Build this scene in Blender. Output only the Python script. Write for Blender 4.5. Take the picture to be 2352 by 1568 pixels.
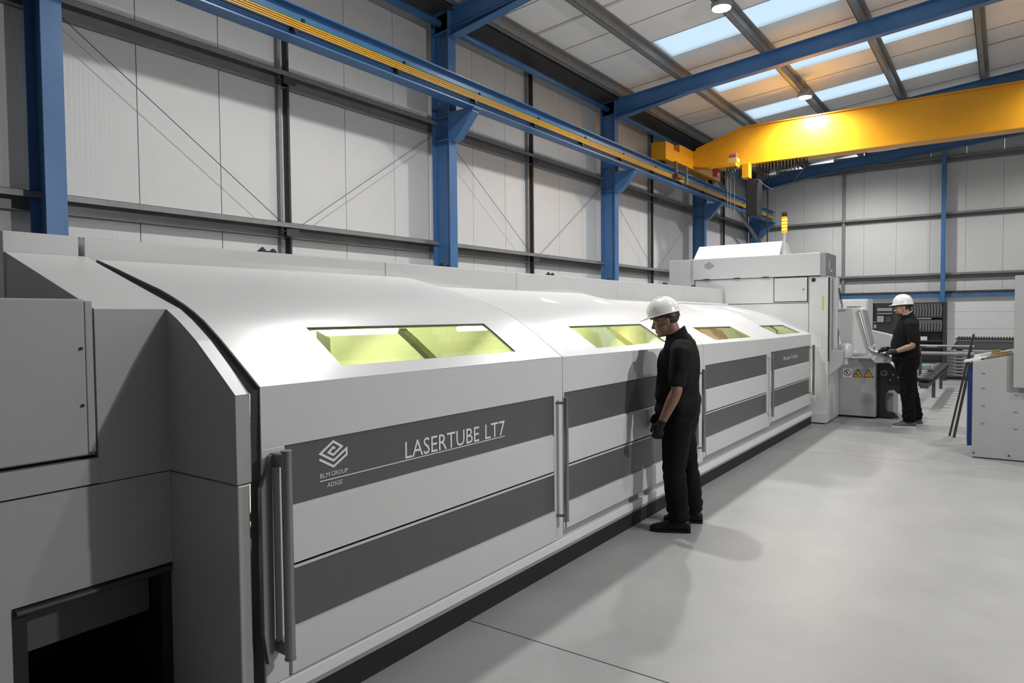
import bpy, bmesh, math, random
from mathutils import Vector, Matrix
random.seed(7)
for o in list(bpy.data.objects):
    bpy.data.objects.remove(o, do_unlink=True)
SC = bpy.context.scene
COL = SC.collection

# ------------------------------------------------------------------ camera
CAM_F, CAM_YAW, CAM_PIT, CAM_ROL, CAM_H = 1595.4, -0.61791696, -0.03589667, -0.00916567, 1.67
cy_, sy_ = math.cos(CAM_YAW), math.sin(CAM_YAW)
cp_, sp_ = math.cos(CAM_PIT), math.sin(CAM_PIT)
fw = Vector((sy_ * cp_, cy_ * cp_, sp_))
r0 = Vector((cy_, -sy_, 0))
u0 = r0.cross(fw)
rr = math.cos(CAM_ROL) * r0 + math.sin(CAM_ROL) * u0
uu = -math.sin(CAM_ROL) * r0 + math.cos(CAM_ROL) * u0
camd = bpy.data.cameras.new('camera')
camd.sensor_fit = 'HORIZONTAL'
camd.sensor_width = 36.0
camd.lens = CAM_F / 2352.0 * 36.0
camd.clip_start = 0.05
camd.clip_end = 200
cam = bpy.data.objects.new('camera', camd)
mw = Matrix((rr, uu, -fw)).transposed().to_4x4()
mw.translation = Vector((0, 0, CAM_H))
cam.matrix_world = mw
COL.objects.link(cam)
SC.camera = cam

# ------------------------------------------------------------------ sky and exposure
W = bpy.data.worlds.new('world')
SC.world = W
W.use_nodes = True
bg = W.node_tree.nodes['Background']
bg.inputs[0].default_value = (0.90, 0.945, 0.98, 1)
bg.inputs[1].default_value = 1.25
SC.view_settings.view_transform = 'Standard'
SC.view_settings.look = 'None'
SC.view_settings.gamma = 1.0
SC.view_settings.use_curve_mapping = False
SC.view_settings.exposure = 0.08
LAMP_W = {-4.0: 840.0, 1.5: 380.0}
KEY_W, KEY_POS = 540.0, (3.1, 5.2, 4.0)
LAMP_ROWS = (-4.0, 1.5)
LAMP_Y = (5.85, 11.85, 17.85, 23.85)
LAMP_Z = 6.86

# ------------------------------------------------------------------ helpers
WL = {}
ALL_MATS = {}

def mat(name, col, rough=0.5, metal=0.0, var=0.0, scale=3.0, bump=0.0, bscale=40.0, spec=0.5, emit=None, estr=0.0, coat=0.0, stretch=None):
    if name in ALL_MATS:
        return ALL_MATS[name]
    m = bpy.data.materials.new(name)
    m.use_nodes = True
    nt = m.node_tree
    b = nt.nodes['Principled BSDF']
    b.inputs['Base Color'].default_value = (*col, 1)
    b.inputs['Roughness'].default_value = rough
    b.inputs['Metallic'].default_value = metal
    b.inputs['Specular IOR Level'].default_value = spec
    if coat:
        b.inputs['Coat Weight'].default_value = coat
        b.inputs['Coat Roughness'].default_value = 0.15
    if emit:
        b.inputs['Emission Color'].default_value = (*emit, 1)
        b.inputs['Emission Strength'].default_value = estr
    tc = nt.nodes.new('ShaderNodeTexCoord')
    mp = nt.nodes.new('ShaderNodeMapping')
    nt.links.new(tc.outputs['Object'], mp.inputs['Vector'])
    if stretch:
        mp.inputs['Scale'].default_value = stretch
    if var > 0:
        n = nt.nodes.new('ShaderNodeTexNoise')
        n.inputs['Scale'].default_value = scale
        n.inputs['Detail'].default_value = 5
        n.inputs['Roughness'].default_value = 0.6
        nt.links.new(mp.outputs[0], n.inputs['Vector'])
        rp = nt.nodes.new('ShaderNodeValToRGB')
        rp.color_ramp.elements[0].position = 0.3
        rp.color_ramp.elements[1].position = 0.7
        rp.color_ramp.elements[0].color = (*[c * (1 - var) for c in col], 1)
        rp.color_ramp.elements[1].color = (*[min(1, c * (1 + var)) for c in col], 1)
        nt.links.new(n.outputs['Fac'], rp.inputs['Fac'])
        nt.links.new(rp.outputs['Color'], b.inputs['Base Color'])
    if bump > 0:
        n2 = nt.nodes.new('ShaderNodeTexNoise')
        n2.inputs['Scale'].default_value = bscale
        n2.inputs['Detail'].default_value = 3
        nt.links.new(mp.outputs[0], n2.inputs['Vector'])
        bp = nt.nodes.new('ShaderNodeBump')
        bp.inputs['Strength'].default_value = bump
        bp.inputs['Distance'].default_value = 0.01
        nt.links.new(n2.outputs['Fac'], bp.inputs['Height'])
        nt.links.new(bp.outputs[0], b.inputs['Normal'])
    ALL_MATS[name] = m
    return m

def glass(name, col, gloss=0.12):
    m = bpy.data.materials.new(name)
    m.use_nodes = True
    nt = m.node_tree
    nt.nodes.remove(nt.nodes['Principled BSDF'])
    out = nt.nodes['Material Output']
    t = nt.nodes.new('ShaderNodeBsdfTransparent')
    t.inputs[0].default_value = (*col, 1)
    g = nt.nodes.new('ShaderNodeBsdfGlossy')
    g.inputs['Roughness'].default_value = 0.03
    fr = nt.nodes.new('ShaderNodeFresnel')
    fr.inputs['IOR'].default_value = 1.45
    mu = nt.nodes.new('ShaderNodeMath')
    mu.operation = 'MULTIPLY'
    mu.inputs[1].default_value = gloss * 5
    nt.links.new(fr.outputs[0], mu.inputs[0])
    mx = nt.nodes.new('ShaderNodeMixShader')
    nt.links.new(mu.outputs[0], mx.inputs[0])
    nt.links.new(t.outputs[0], mx.inputs[1])
    nt.links.new(g.outputs[0], mx.inputs[2])
    nt.links.new(mx.outputs[0], out.inputs[0])
    return m

class MB:
    def __init__(s):
        s.v = []
        s.f = []
    def add(s, vs, fs):
        k = len(s.v)
        s.v += [tuple(v) for v in vs]
        s.f += [tuple(i + k for i in f) for f in fs]
        return s
    def box(s, x0, x1, y0, y1, z0, z1):
        return s.add([(x0, y0, z0), (x1, y0, z0), (x1, y1, z0), (x0, y1, z0), (x0, y0, z1), (x1, y0, z1), (x1, y1, z1), (x0, y1, z1)],
                     [(0, 3, 2, 1), (4, 5, 6, 7), (0, 1, 5, 4), (1, 2, 6, 5), (2, 3, 7, 6), (3, 0, 4, 7)])
    def prism(s, prof, axis, a, b):
        # prof: list of 2D points; axis 'x': (y,z), 'y': (x,z), 'z': (x,y)
        def P(p, t):
            return {'x': (t, p[0], p[1]), 'y': (p[0], t, p[1]), 'z': (p[0], p[1], t)}[axis]
        n = len(prof)
        vs = [P(p, a) for p in prof] + [P(p, b) for p in prof]
        fs = [tuple(range(n)), tuple(range(2 * n - 1, n - 1, -1))]
        for i in range(n):
            j = (i + 1) % n
            fs.append((i, j, n + j, n + i))
        return s.add(vs, fs)
    def loft(s, rings, caps=True, closed=True):
        n = len(rings[0])
        vs = [p for r in rings for p in r]
        fs = []
        for k in range(len(rings) - 1):
            for i in range(n if closed else n - 1):
                j = (i + 1) % n
                fs.append((k * n + i, k * n + j, (k + 1) * n + j, (k + 1) * n + i))
        if caps:
            fs.append(tuple(range(n - 1, -1, -1)))
            fs.append(tuple((len(rings) - 1) * n + i for i in range(n)))
        return s.add(vs, fs)
    def tube(s, pts, r, n=10):
        pts = [Vector(p) for p in pts]
        rs = r if isinstance(r, (list, tuple)) else [r] * len(pts)
        rings = []
        up = None
        for i, p in enumerate(pts):
            if i == 0:
                d = pts[1] - p
            elif i == len(pts) - 1:
                d = p - pts[i - 1]
            else:
                d = (pts[i + 1] - p).normalized() + (p - pts[i - 1]).normalized()
            d.normalize()
            if up is None:
                up = Vector((0, 0, 1)) if abs(d.z) < 0.9 else Vector((0, 1, 0))
            a = d.cross(up).normalized()
            up = a.cross(d).normalized()
            rings.append([p + rs[i] * (math.cos(t) * a + math.sin(t) * up) for t in [2 * math.pi * k / n for k in range(n)]])
        return s.loft(rings)
    def cyl(s, p0, p1, r, n=16):
        return s.tube([p0, p1], r, n)
    def ball(s, c, r, n=12, m=8):
        r = r if isinstance(r, (tuple, list)) else (r, r, r)
        rings = []
        for i in range(1, m):
            t = math.pi * i / m
            rings.append([(c[0] + r[0] * math.sin(t) * math.cos(a), c[1] + r[1] * math.sin(t) * math.sin(a), c[2] + r[2] * math.cos(t)) for a in [2 * math.pi * k / n for k in range(n)]])
        return s.loft(rings)
    def ibeam(s, p0, p1, depth, width, tf=0.014, tw=0.010, up=(0, 0, 1)):
        # I section from p0 to p1; depth along up, width across
        p0, p1, up = Vector(p0), Vector(p1), Vector(up)
        d = (p1 - p0).normalized()
        a = d.cross(up).normalized()
        u = a.cross(d).normalized()
        h, w = depth / 2, width / 2
        pr = [(-w, -h), (w, -h), (w, -h + tf), (tw, -h + tf), (tw, h - tf), (w, h - tf), (w, h), (-w, h), (-w, h - tf), (-tw, h - tf), (-tw, -h + tf), (-w, -h + tf)]
        return s.loft([[p + x * a + y * u for x, y in pr] for p in (p0, p1)])
    def build(s, name, m, parent=None, smooth=False, bevel=0.0, seg=2, kind=None, recalc=True):
        xs = [p[0] for p in s.v]; ys = [p[1] for p in s.v]; zs = [p[2] for p in s.v]
        c = Vector(((min(xs) + max(xs)) / 2, (min(ys) + max(ys)) / 2, min(zs)))
        me = bpy.data.meshes.new(name)
        me.from_pydata([Vector(p) - c for p in s.v], [], s.f)
        if recalc:
            bm = bmesh.new()
            bm.from_mesh(me)
            bmesh.ops.recalc_face_normals(bm, faces=bm.faces)
            bm.to_mesh(me)
            bm.free()
        me.materials.append(m)
        if smooth:
            me.polygons.foreach_set('use_smooth', [True] * len(me.polygons))
        o = link_mesh(name, me, c, parent)
        if smooth == 'auto':
            md = o.modifiers.new('edges', 'EDGE_SPLIT')
            md.split_angle = math.radians(35)
        if bevel > 0:
            md = o.modifiers.new('bevel', 'BEVEL')
            md.width = bevel
            md.segments = seg
            md.limit_method = 'ANGLE'
            md.angle_limit = math.radians(40)
        if kind:
            o['kind'] = kind
        return o

def link_mesh(name, me, c, parent=None):
    o = bpy.data.objects.new(name, me)
    COL.objects.link(o)
    o.location = c
    WL[o.name] = Vector(c)
    if parent is not None:
        o.parent = parent
        o.matrix_parent_inverse = Matrix.Translation(-WL[parent.name])
    return o

def thing(name, loc, label, cat, group=None):
    o = bpy.data.objects.new(name, None)
    o.empty_display_size = 0.1
    COL.objects.link(o)
    o.location = loc
    WL[o.name] = Vector(loc)
    tag(o, label, cat, group)
    return o

def tag(o, label, cat, group=None):
    o['label'] = label
    o['category'] = cat
    if group:
        o['group'] = group
    return o

def struct(o):
    o['kind'] = 'structure'
    return o

def text_mesh(txt, origin, right, up, height, width=None, ext=0.0015, bold=False, space=1.0):
    """flat lettering as an MB, right/up unit vectors, origin = lower left"""
    cu = bpy.data.curves.new('t', 'FONT')
    cu.body = txt
    cu.size = 1.0
    cu.extrude = 0
    cu.space_character = space
    cu.resolution_u = 3
    if bold:
        cu.offset = 0.012
    ob = bpy.data.objects.new('t', cu)
    COL.objects.link(ob)
    dg = bpy.context.evaluated_depsgraph_get()
    me = bpy.data.meshes.new_from_object(ob.evaluated_get(dg))
    bpy.data.objects.remove(ob)
    vs = [v.co.copy() for v in me.vertices]
    x0 = min(v.x for v in vs); x1 = max(v.x for v in vs)
    y0 = min(v.y for v in vs); y1 = max(v.y for v in vs)
    sy = height / (y1 - y0)
    sx = sy if width is None else width / (x1 - x0)
    R, U, O = Vector(right), Vector(up), Vector(origin)
    N = R.cross(U).normalized() * ext
    mb = MB()
    mb.add([O + R * ((v.x - x0) * sx) + U * ((v.y - y0) * sy) + N for v in vs], [tuple(p.vertices) for p in me.polygons])
    bpy.data.meshes.remove(me)
    return mb

def stroke_mesh(pts, w, origin, right, up, ext=0.0015, mb=None):
    """poly-line stroke of width w in a plane with mitred corners"""
    mb = mb or MB()
    R, U, O = Vector(right), Vector(up), Vector(origin)
    N = R.cross(U).normalized() * ext
    P = [Vector((p[0], p[1])) for p in pts]
    Lf, Rt = [], []
    for i, p in enumerate(P):
        if i == 0:
            d0 = d1 = (P[1] - p).normalized()
        elif i == len(P) - 1:
            d0 = d1 = (p - P[i - 1]).normalized()
        else:
            d0 = (p - P[i - 1]).normalized(); d1 = (P[i + 1] - p).normalized()
        n0 = Vector((-d0.y, d0.x)); n1 = Vector((-d1.y, d1.x))
        b = (n0 + n1).normalized()
        k = min(2.2, 1 / max(0.3, b.dot(n0)))
        Lf.append(p + b * w / 2 * k); Rt.append(p - b * w / 2 * k)
    vs = [O + R * q.x + U * q.y + N for q in Lf + Rt]
    n = len(P)
    mb.add(vs, [(i, i + 1, n + i + 1, n + i) for i in range(n - 1)])
    return mb

# ------------------------------------------------------------------ materials
M = {}
M['blue'] = mat('blue_steel_paint', (0.065, 0.175, 0.38), 0.34, var=0.10, scale=2.0, bump=0.05)
M['yellow'] = mat('crane_yellow_paint', (0.80, 0.36, 0.012), 0.38, var=0.06, scale=1.5)
M['condy'] = mat('conductor_yellow', (0.72, 0.38, 0.02), 0.45)
M['galv'] = mat('galvanised_steel', (0.26, 0.26, 0.26), 0.45, metal=0.25, var=0.12, scale=6)
M['darksteel'] = mat('dark_steel', (0.05, 0.05, 0.05), 0.5, var=0.2, scale=5)
M['black'] = mat('black_plastic', (0.012, 0.012, 0.012), 0.45)
M['wall'] = mat('wall_sheet_white', (0.66, 0.66, 0.655), 0.48, var=0.035, scale=1.2)
M['roof'] = mat('roof_sheet_white', (0.90, 0.90, 0.89), 0.5, var=0.035, scale=1.0)
M['wallgrey'] = mat('wall_sheet_grey', (0.12, 0.12, 0.12), 0.5, var=0.03)
M['door_white'] = mat('door_white', (0.82, 0.82, 0.82), 0.5, var=0.02)
M['floor'] = mat('concrete_floor', (0.32, 0.32, 0.318), 0.42, var=0.09, scale=1.6, bump=0.08, bscale=60)
M['joint'] = mat('floor_joint', (0.03, 0.03, 0.03), 0.8)
M['mlight'] = mat('machine_light_grey', (0.62, 0.62, 0.62), 0.30, var=0.015, scale=2, coat=0.2)
M['mwhite'] = mat('machine_white', (0.65, 0.65, 0.65), 0.32, var=0.01, scale=2, coat=0.2)
M['mpanel'] = mat('machine_panel_grey', (0.64, 0.64, 0.64), 0.34, var=0.015)
M['msill'] = mat('machine_sill_lit', (0.80, 0.80, 0.80), 0.34, var=0.015)  # lighter than the panels: the low lamp's brightness put into the colour
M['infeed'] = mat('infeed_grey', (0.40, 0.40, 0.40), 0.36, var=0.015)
M['mgrey'] = mat('machine_mid_grey', (0.33, 0.33, 0.33), 0.4, var=0.02)
M['mdark'] = mat('machine_dark_band', (0.10, 0.10, 0.10), 0.38, var=0.03)
M['handle'] = mat('handle_anodised', (0.30, 0.30, 0.30), 0.28, metal=0.7)
M['steel'] = mat('bright_steel', (0.55, 0.55, 0.55), 0.25, metal=0.85)
M['rubber_shade'] = mat('seal_rubber_end_shade', (0.055, 0.06, 0.058), 0.55)  # rubber of gaskets and seal, also the painted shade of the hood end
M['letter'] = mat('letter_white', (0.80, 0.80, 0.80), 0.5)
M['letterdk'] = mat('letter_dark', (0.03, 0.03, 0.03), 0.5)
M['plinth'] = mat('plinth_chute_black', (0.012, 0.012, 0.012), 0.7)
M['inner'] = mat('machine_inside', (0.72, 0.74, 0.68), 0.5)
M['innerd'] = mat('machine_inside_dark', (0.25, 0.27, 0.22), 0.5)
M['tubelight'] = mat('tube_light', (1, 1, 1), 0.4, emit=(1, 1, 0.93), estr=9.0)
M['lens'] = mat('lamp_lens', (1, 1, 1), 0.4, emit=(1, 1, 1), estr=25.0)
M['lampbody'] = mat('lamp_body', (0.32, 0.32, 0.33), 0.4, metal=0.4)
M['amber'] = mat('beacon_amber', (0.9, 0.30, 0.01), 0.25, emit=(1.0, 0.30, 0.008), estr=0.9)
M['amberhot'] = mat('beacon_amber_bulb', (1, 0.6, 0.1), 0.3, emit=(1.0, 0.62, 0.06), estr=2.2)
M['glassgreen'] = glass('window_laser_green', (0.76, 0.82, 0.36), 0.05)
M['orange'] = mat('robot_orange', (0.85, 0.40, 0.02), 0.35)
M['red'] = mat('red_paint', (0.35, 0.03, 0.05), 0.4)
M['pink'] = mat('siren_pink', (0.42, 0.10, 0.14), 0.4)
# ================================================================== THE HALL
XW = -8.10          # inner face of left cladding
YB = 27.16          # inner face of back cladding
YF = -15.0           # wall behind the camera
XR = 11.1           # right cladding
RIDGE = 1.5
RS = 0.0935

def roof_z(x):      # underside of the roof sheets
    x = x if x <= RIDGE else 2 * RIDGE - x
    return 7.20 + RS * (x + 5.0)
def raf_top(x):
    return roof_z(x) - 0.20

# floor: slabs with recessed joints
fb = struct(MB().box(XW - 0.3, XR + 0.3, YF - 0.3, YB + 0.3, -0.25, -0.02).build('floor', M['joint']))
xs = [XW - 0.2, -1.05 - 6.0, -1.05, 4.95, XR + 0.2]
ys = [YF - 0.2, -9.06, -3.06, 2.93, 8.93, 14.93, 20.93, YB + 0.2]
for i in range(len(xs) - 1):
    for j in range(len(ys) - 1):
        g = 0.004
        # joints only across the hall, slabs run full width
        if i > 0:
            continue
        MB().box(xs[0], xs[-1], ys[j] + g, ys[j + 1] - g, -0.02, 0.0).build('floor_slab', M['floor'], fb)

# left wall: one metre cladding panels
M['wallrib'] = mat('wall_sheet_ribbed', (0.66, 0.66, 0.655), 0.46, var=0.03, scale=1.2)
def rib(m, axis, per, strength):
    nt = m.node_tree
    b = nt.nodes['Principled BSDF']
    tc = nt.nodes.new('ShaderNodeTexCoord')
    sx = nt.nodes.new('ShaderNodeSeparateXYZ')
    nt.links.new(tc.outputs['Object'], sx.inputs[0])
    mu = nt.nodes.new('ShaderNodeMath'); mu.operation = 'MULTIPLY'; mu.inputs[1].default_value = 2 * math.pi / per
    nt.links.new(sx.outputs[axis], mu.inputs[0])
    sn = nt.nodes.new('ShaderNodeMath'); sn.operation = 'SINE'
    nt.links.new(mu.outputs[0], sn.inputs[0])
    bp = nt.nodes.new('ShaderNodeBump'); bp.inputs['Strength'].default_value = strength; bp.inputs['Distance'].default_value = 0.004
    nt.links.new(sn.outputs[0], bp.inputs['Height'])
    nt.links.new(bp.outputs[0], b.inputs['Normal'])
rib(M['wallrib'], 1, 0.05, 0.10)

wl = struct(MB().box(XW - 0.12, XW - 0.04, YF, YB + 0.1, 0.0, 7.05).build('wall_left', M['darksteel']))
PW = 1.021
y = 3.045 - 17 * PW
src = None
while y < YB - 0.02:
    y1 = min(y + PW, YB)
    if src is None or abs((y1 - y) - PW) > 1e-4:
        o = MB().box(XW - 0.04, XW, y + 0.005, y1 - 0.005, 0.0, 7.0).build('wall_panel', M['wallrib'], wl)
        if src is None:
            src = o
    else:
        o = src.copy(); COL.objects.link(o)
        o.location.y = (y + y1) / 2
    y += PW

# back wall
wb = struct(MB().box(XW, XR, YB + 0.05, YB + 0.12, 0.0, 6.85).build('wall_back', M['wall']))
x = XW
while x < XR - 0.05:
    x1 = min(x + 1.0, XR)
    zt = min(roof_z(x), roof_z(x1)) - 0.01
    MB().box(x + 0.003, x1 - 0.003, YB, YB + 0.05, 2.36, zt).build('wall_panel', M['wall'], wb)
    x += 1.0
# right wall and front wall (beyond the frame)
wr = struct(MB().box(XR, XR + 0.1, YF, YB, 0, 6.9).build('wall_right', M['wall']))
wf = struct(MB().box(XW, XR, YF - 0.1, YF, 0, 6.8).build('wall_front', M['wallgrey']))

# doors in the back wall below the head rail
for k, (xa, xb) in enumerate([(XW + 0.02, -4.80), (-4.64, -1.78), (-1.62, 1.40), (1.55, 4.6), (4.75, 7.8), (7.95, XR - 0.02)]):
    d = struct(MB().box(xa, xb, YB - 0.03, YB + 0.05, 0.0, 2.26).build('door_%d' % (k + 1), M['door_white']))
    n = 4
    for i in range(n):
        z0 = 0.02 + i * 0.56
        MB().box(xa + 0.02, xb - 0.02, YB - 0.045, YB - 0.03, z0, z0 + 0.55).build('door_section', M['door_white'], d)

# ceiling: roof panels and rooflights
SKY = [(13.12, 14.12), (16.06, 17.06), (19.0, 20.0)]
M['rooflight'] = bpy.data.materials.new('rooflight_grp')
M['rooflight'].use_nodes = True
nt = M['rooflight'].node_tree
nt.nodes.remove(nt.nodes['Principled BSDF'])
t1 = nt.nodes.new('ShaderNodeBsdfTranslucent'); t1.inputs[0].default_value = (0.75, 0.85, 0.92, 1)
t2 = nt.nodes.new('ShaderNodeBsdfTransparent'); t2.inputs[0].default_value = (0.72, 0.80, 0.86, 1)
mxs = nt.nodes.new('ShaderNodeMixShader'); mxs.inputs[0].default_value = 0.55
nt.links.new(t1.outputs[0], mxs.inputs[1]); nt.links.new(t2.outputs[0], mxs.inputs[2])
nt.links.new(mxs.outputs[0], nt.nodes['Material Output'].inputs[0])

def slope_box(x0, x1, y0, y1, t):
    mb = MB()
    prof = [(x0, roof_z(x0)), (x1, roof_z(x1)), (x1, roof_z(x1) + t), (x0, roof_z(x0) + t)]
    return mb.prism(prof, 'y', y0, y1)
ce = struct(slope_box(XW - 0.35, XW - 0.02, YF, YB, 0.08).build('ceiling', M['roof']))
M['seam'] = mat('roof_seam_grey', (0.16, 0.16, 0.15), 0.6)
SKX0, SKX1 = -5.82, -0.62
cuts = [YF]
yy = 0.0
# strips between rooflights
edges = sorted(SKY)
def roof_run(xa, xb, ya, yb):
    n = max(1, round((yb - ya) / 1.0))
    for i in range(n):
        a = ya + (yb - ya) * i / n; b = ya + (yb - ya) * (i + 1) / n
        slope_box(xa, xb, a + 0.002, b - 0.002, 0.06).build('roof_panel', M['roof'], ce)
        if b > 9.0:
            sm = slope_box(xa, xb, b - 0.007, b + 0.007, 0.004)
            sm.v = [(x, y, z - 0.006) for x, y, z in sm.v]
            sm.build('roof_seam', M['seam'], ce)
            if i % 3 == 1:
                sm = slope_box(xa, xb, b + 0.055, b + 0.063, 0.004)
                sm.v = [(x, y, z - 0.005) for x, y, z in sm.v]
                sm.build('roof_seam', M['seam'], ce)
prev = YF
for a, b in edges:
    roof_run(XW - 0.02, RIDGE, prev, a)
    slope_box(XW - 0.02, SKX0, a + 0.004, b - 0.004, 0.06).build('roof_panel', M['roof'], ce)
    if a > 12:
        slope_box(SKX1, RIDGE, a + 0.004, b - 0.004, 0.06).build('roof_panel', M['roof'], ce)
        sx1 = SKX1
    else:
        sx1 = RIDGE
    px = [SKX0, -4.13, -2.30, -0.50, RIDGE]
    for i in range(4):
        xa, xb = px[i], min(px[i + 1], sx1)
        if xb - xa > 0.1:
            slope_box(xa, xb, a, b, 0.004).build('rooflight_pane', M['rooflight'], ce)
    # upstand flashing on the far side
    prev = b
roof_run(XW - 0.02, RIDGE, prev, YB + 0.05)
# other slope (beyond the frame)
prev = YF
for a, b in edges:
    slope_box(RIDGE, XR + 0.2, prev, a, 0.06).build('roof_panel', M['roof'], ce)
    slope_box(RIDGE, XR + 0.2, a, b, 0.004).build('rooflight_pane', M['rooflight'], ce)
    prev = b
slope_box(RIDGE, XR + 0.2, prev, YB + 0.05, 0.06).build('roof_panel', M['roof'], ce)
# double lap seam fillets under the sheets
# purlins (Z section) along the hall
PN = ['lowest grey steel purlin above the eaves of the left wall', 'second grey steel purlin up from the eaves, at the lower ends of the rooflights',
      'grey steel purlin carrying the two lit high bay lamps', 'fourth grey steel purlin up the roof slope, between the rooflights', 'grey steel purlin at the top ends of the rooflights, upper right corner']
for k, px_ in enumerate((-7.37, -5.95, -4.13, -2.30, -0.50)):
    z = roof_z(px_)
    mb = MB()
    mb.box(px_ - 0.012, px_ + 0.012, YF, YB, z - 0.20, z)
    mb.box(px_ - 0.09, px_ + 0.012, YF, YB, z - 0.203, z - 0.19)
    mb.box(px_ - 0.012, px_ + 0.09, YF, YB, z - 0.018, z - 0.002)
    mb.box(px_ - 0.09, px_ - 0.078, YF, YB, z - 0.203, z - 0.165)
    tag(mb.build('roof_purlin', M['galv']), PN[k], 'purlin', 'roof purlins')

# portal frames
CN = ['blue steel column at the far left edge of the picture', 'tall blue steel column behind the first hood, second from the left', 'blue steel column in the middle of the left wall, third from the left',
      'blue steel column behind the control tower roof, under the crane carriage', 'blue corner column where the left wall meets the back wall']
XC0, XC1 = -7.95, -7.57
for k, yc in enumerate((3.0, 9.0, 15.0, 21.0, 26.85)):
    c = thing('steel_column', ((XC0 + XC1) / 2, yc, 0), CN[k], 'column', 'columns of the left wall')
    xm = (XC0 + XC1) / 2
    MB().ibeam((xm, yc, 0.02), (xm, yc, raf_top(xm)), XC1 - XC0, 0.19, 0.018, 0.008, up=(1, 0, 0)).build('shaft', M['blue'], c)
    MB().box(XC0 - 0.05, XC1 + 0.05, yc - 0.15, yc + 0.15, 0.0, 0.02).build('base_plate', M['blue'], c)
    if k == 0:
        continue
    # corbel for the runway beam
    mb = MB()
    mb.prism([(XC1, 4.58), (-7.42, 4.62), (-7.08, 5.0), (-7.08, 5.045), (XC1, 5.045)], 'y', yc - 0.085, yc + 0.085)
    mb.box(XC1, -7.04, yc - 0.10, yc + 0.10, 5.045, 5.062)
    mb.build('corbel', M['blue'], c)
    for z in (4.62, 5.0):
        MB().box(XC0 + 0.02, XC1 - 0.02, yc - 0.085, yc - 0.008, z, z + 0.014).build('stiffener', M['blue'], c)
RN = {9.0: 'nearest blue roof rafter, crossing the top edge of the picture', 15.0: 'long blue roof rafter running below the rooflights to the upper right',
      21.0: 'blue roof rafter half hidden behind the yellow crane girder', 26.85: 'blue gable rafter along the top of the back wall'}
for yc, lab in RN.items():
    r = thing('roof_rafter', (XC1, yc, raf_top(XC1) - 0.5), lab, 'rafter', 'roof rafters')
    d = 0.34
    mb = MB()
    a = (XC0 + 0.02, yc, raf_top(XC0) - d / 2); b = (RIDGE, yc, raf_top(RIDGE) - d / 2)
    mb.ibeam(a, b, d, 0.18, 0.014, 0.008)
    mb.build('beam', M['blue'], r)
    MB().ibeam(b, (XR - 0.2, yc, raf_top(XR - 0.2) - d / 2), d, 0.18, 0.014, 0.008).build('beam', M['blue'], r)
    # eaves haunch
    zt = raf_top(XC1) - d
    mb = MB()
    mb.prism([(XC1 + 0.004, zt - 0.11), (-5.9, raf_top(-5.9) - d + 0.0), (XC1 + 0.004, zt + 0.01)], 'y', yc - 0.008, yc + 0.008)
    mb.prism([(XC1 + 0.004, zt - 0.125), (-5.85, raf_top(-5.85) - d - 0.012), (-5.85, raf_top(-5.85) - d), (XC1 + 0.004, zt - 0.11)], 'y', yc - 0.09, yc + 0.09)
    mb.build('haunch', M['blue'], r)

# eaves strut between the columns
SN = ['blue eaves tube above the near bay of the left wall', 'blue eaves tube between the second and third columns', 'blue eaves tube above the crane carriage', 'blue eaves tube in the far corner bay']
for k, (a, b) in enumerate(((3.1, 8.9), (9.1, 14.9), (15.1, 20.9), (21.1, 26.75))):
    tag(MB().tube([(-7.76, a, 6.55), (-7.76, b, 6.55)], 0.065, 12).build('eaves_strut', M['blue'], smooth=True), SN[k], 'strut', 'eaves struts')
# dark plate standing in for the gutter shadow under the roof edge
tag(MB().box(XW + 0.005, XW + 0.60, YF + 0.05, YB - 0.05, 6.74, 6.80).build('eaves_shadow', M['darksteel']), 'dark plate painted as the gutter shadow under the roof edge along the left wall', 'painted shade')

# wall girts
def girt_y(z, lab, ya=YF + 0.02, yb=YB - 0.02):
    mb = MB()
    mb.box(XW + 0.002, XW + 0.20, ya, yb, z - 0.004, z + 0.0)
    mb.box(XW + 0.002, XW + 0.014, ya, yb, z - 0.19, z)
    mb.box(XW + 0.188, XW + 0.20, ya, yb, z - 0.065, z)
    mb.box(XW + 0.002, XW + 0.11, ya, yb, z - 0.19, z - 0.186)
    return tag(mb.build('wall_girt', M['galv']), lab, 'girt', 'wall girts')
girt_y(2.965, 'lower grey wall girt just above the machine on the left wall')
girt_y(4.985, 'upper grey wall girt on the left wall below the runway beam')
def girt_x(z, lab, xa=XW + 0.25, xb=XR - 0.05):
    mb = MB()
    mb.box(xa, xb, YB - 0.18, YB - 0.002, z - 0.004, z)
    mb.box(xa, xb, YB - 0.014, YB - 0.002, z - 0.19, z)
    mb.box(xa, xb, YB - 0.18, YB - 0.168, z - 0.065, z)
    return tag(mb.build('wall_girt', M['galv']), lab, 'girt', 'wall girts')
girt_x(2.98, 'grey girt across the back wall above the door head')
girt_x(4.96, 'grey girt half way up the back wall')
girt_x(6.78, 'top grey girt on the back wall under the gable rafter')
# door head and blue track
tag(MB().box(XW + 0.25, XR - 0.05, YB - 0.14, YB - 0.002, 2.30, 2.385).build('trim_1', M['darksteel']), 'dark head angle above the white doors on the back wall', 'rail')['kind'] = 'structure'
tag(MB().box(XW + 0.25, XR - 0.05, YB - 0.16, YB - 0.046, 2.19, 2.295).build('trim_2', M['blue']), 'blue sliding door track along the back wall', 'rail')['kind'] = 'structure'
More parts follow.
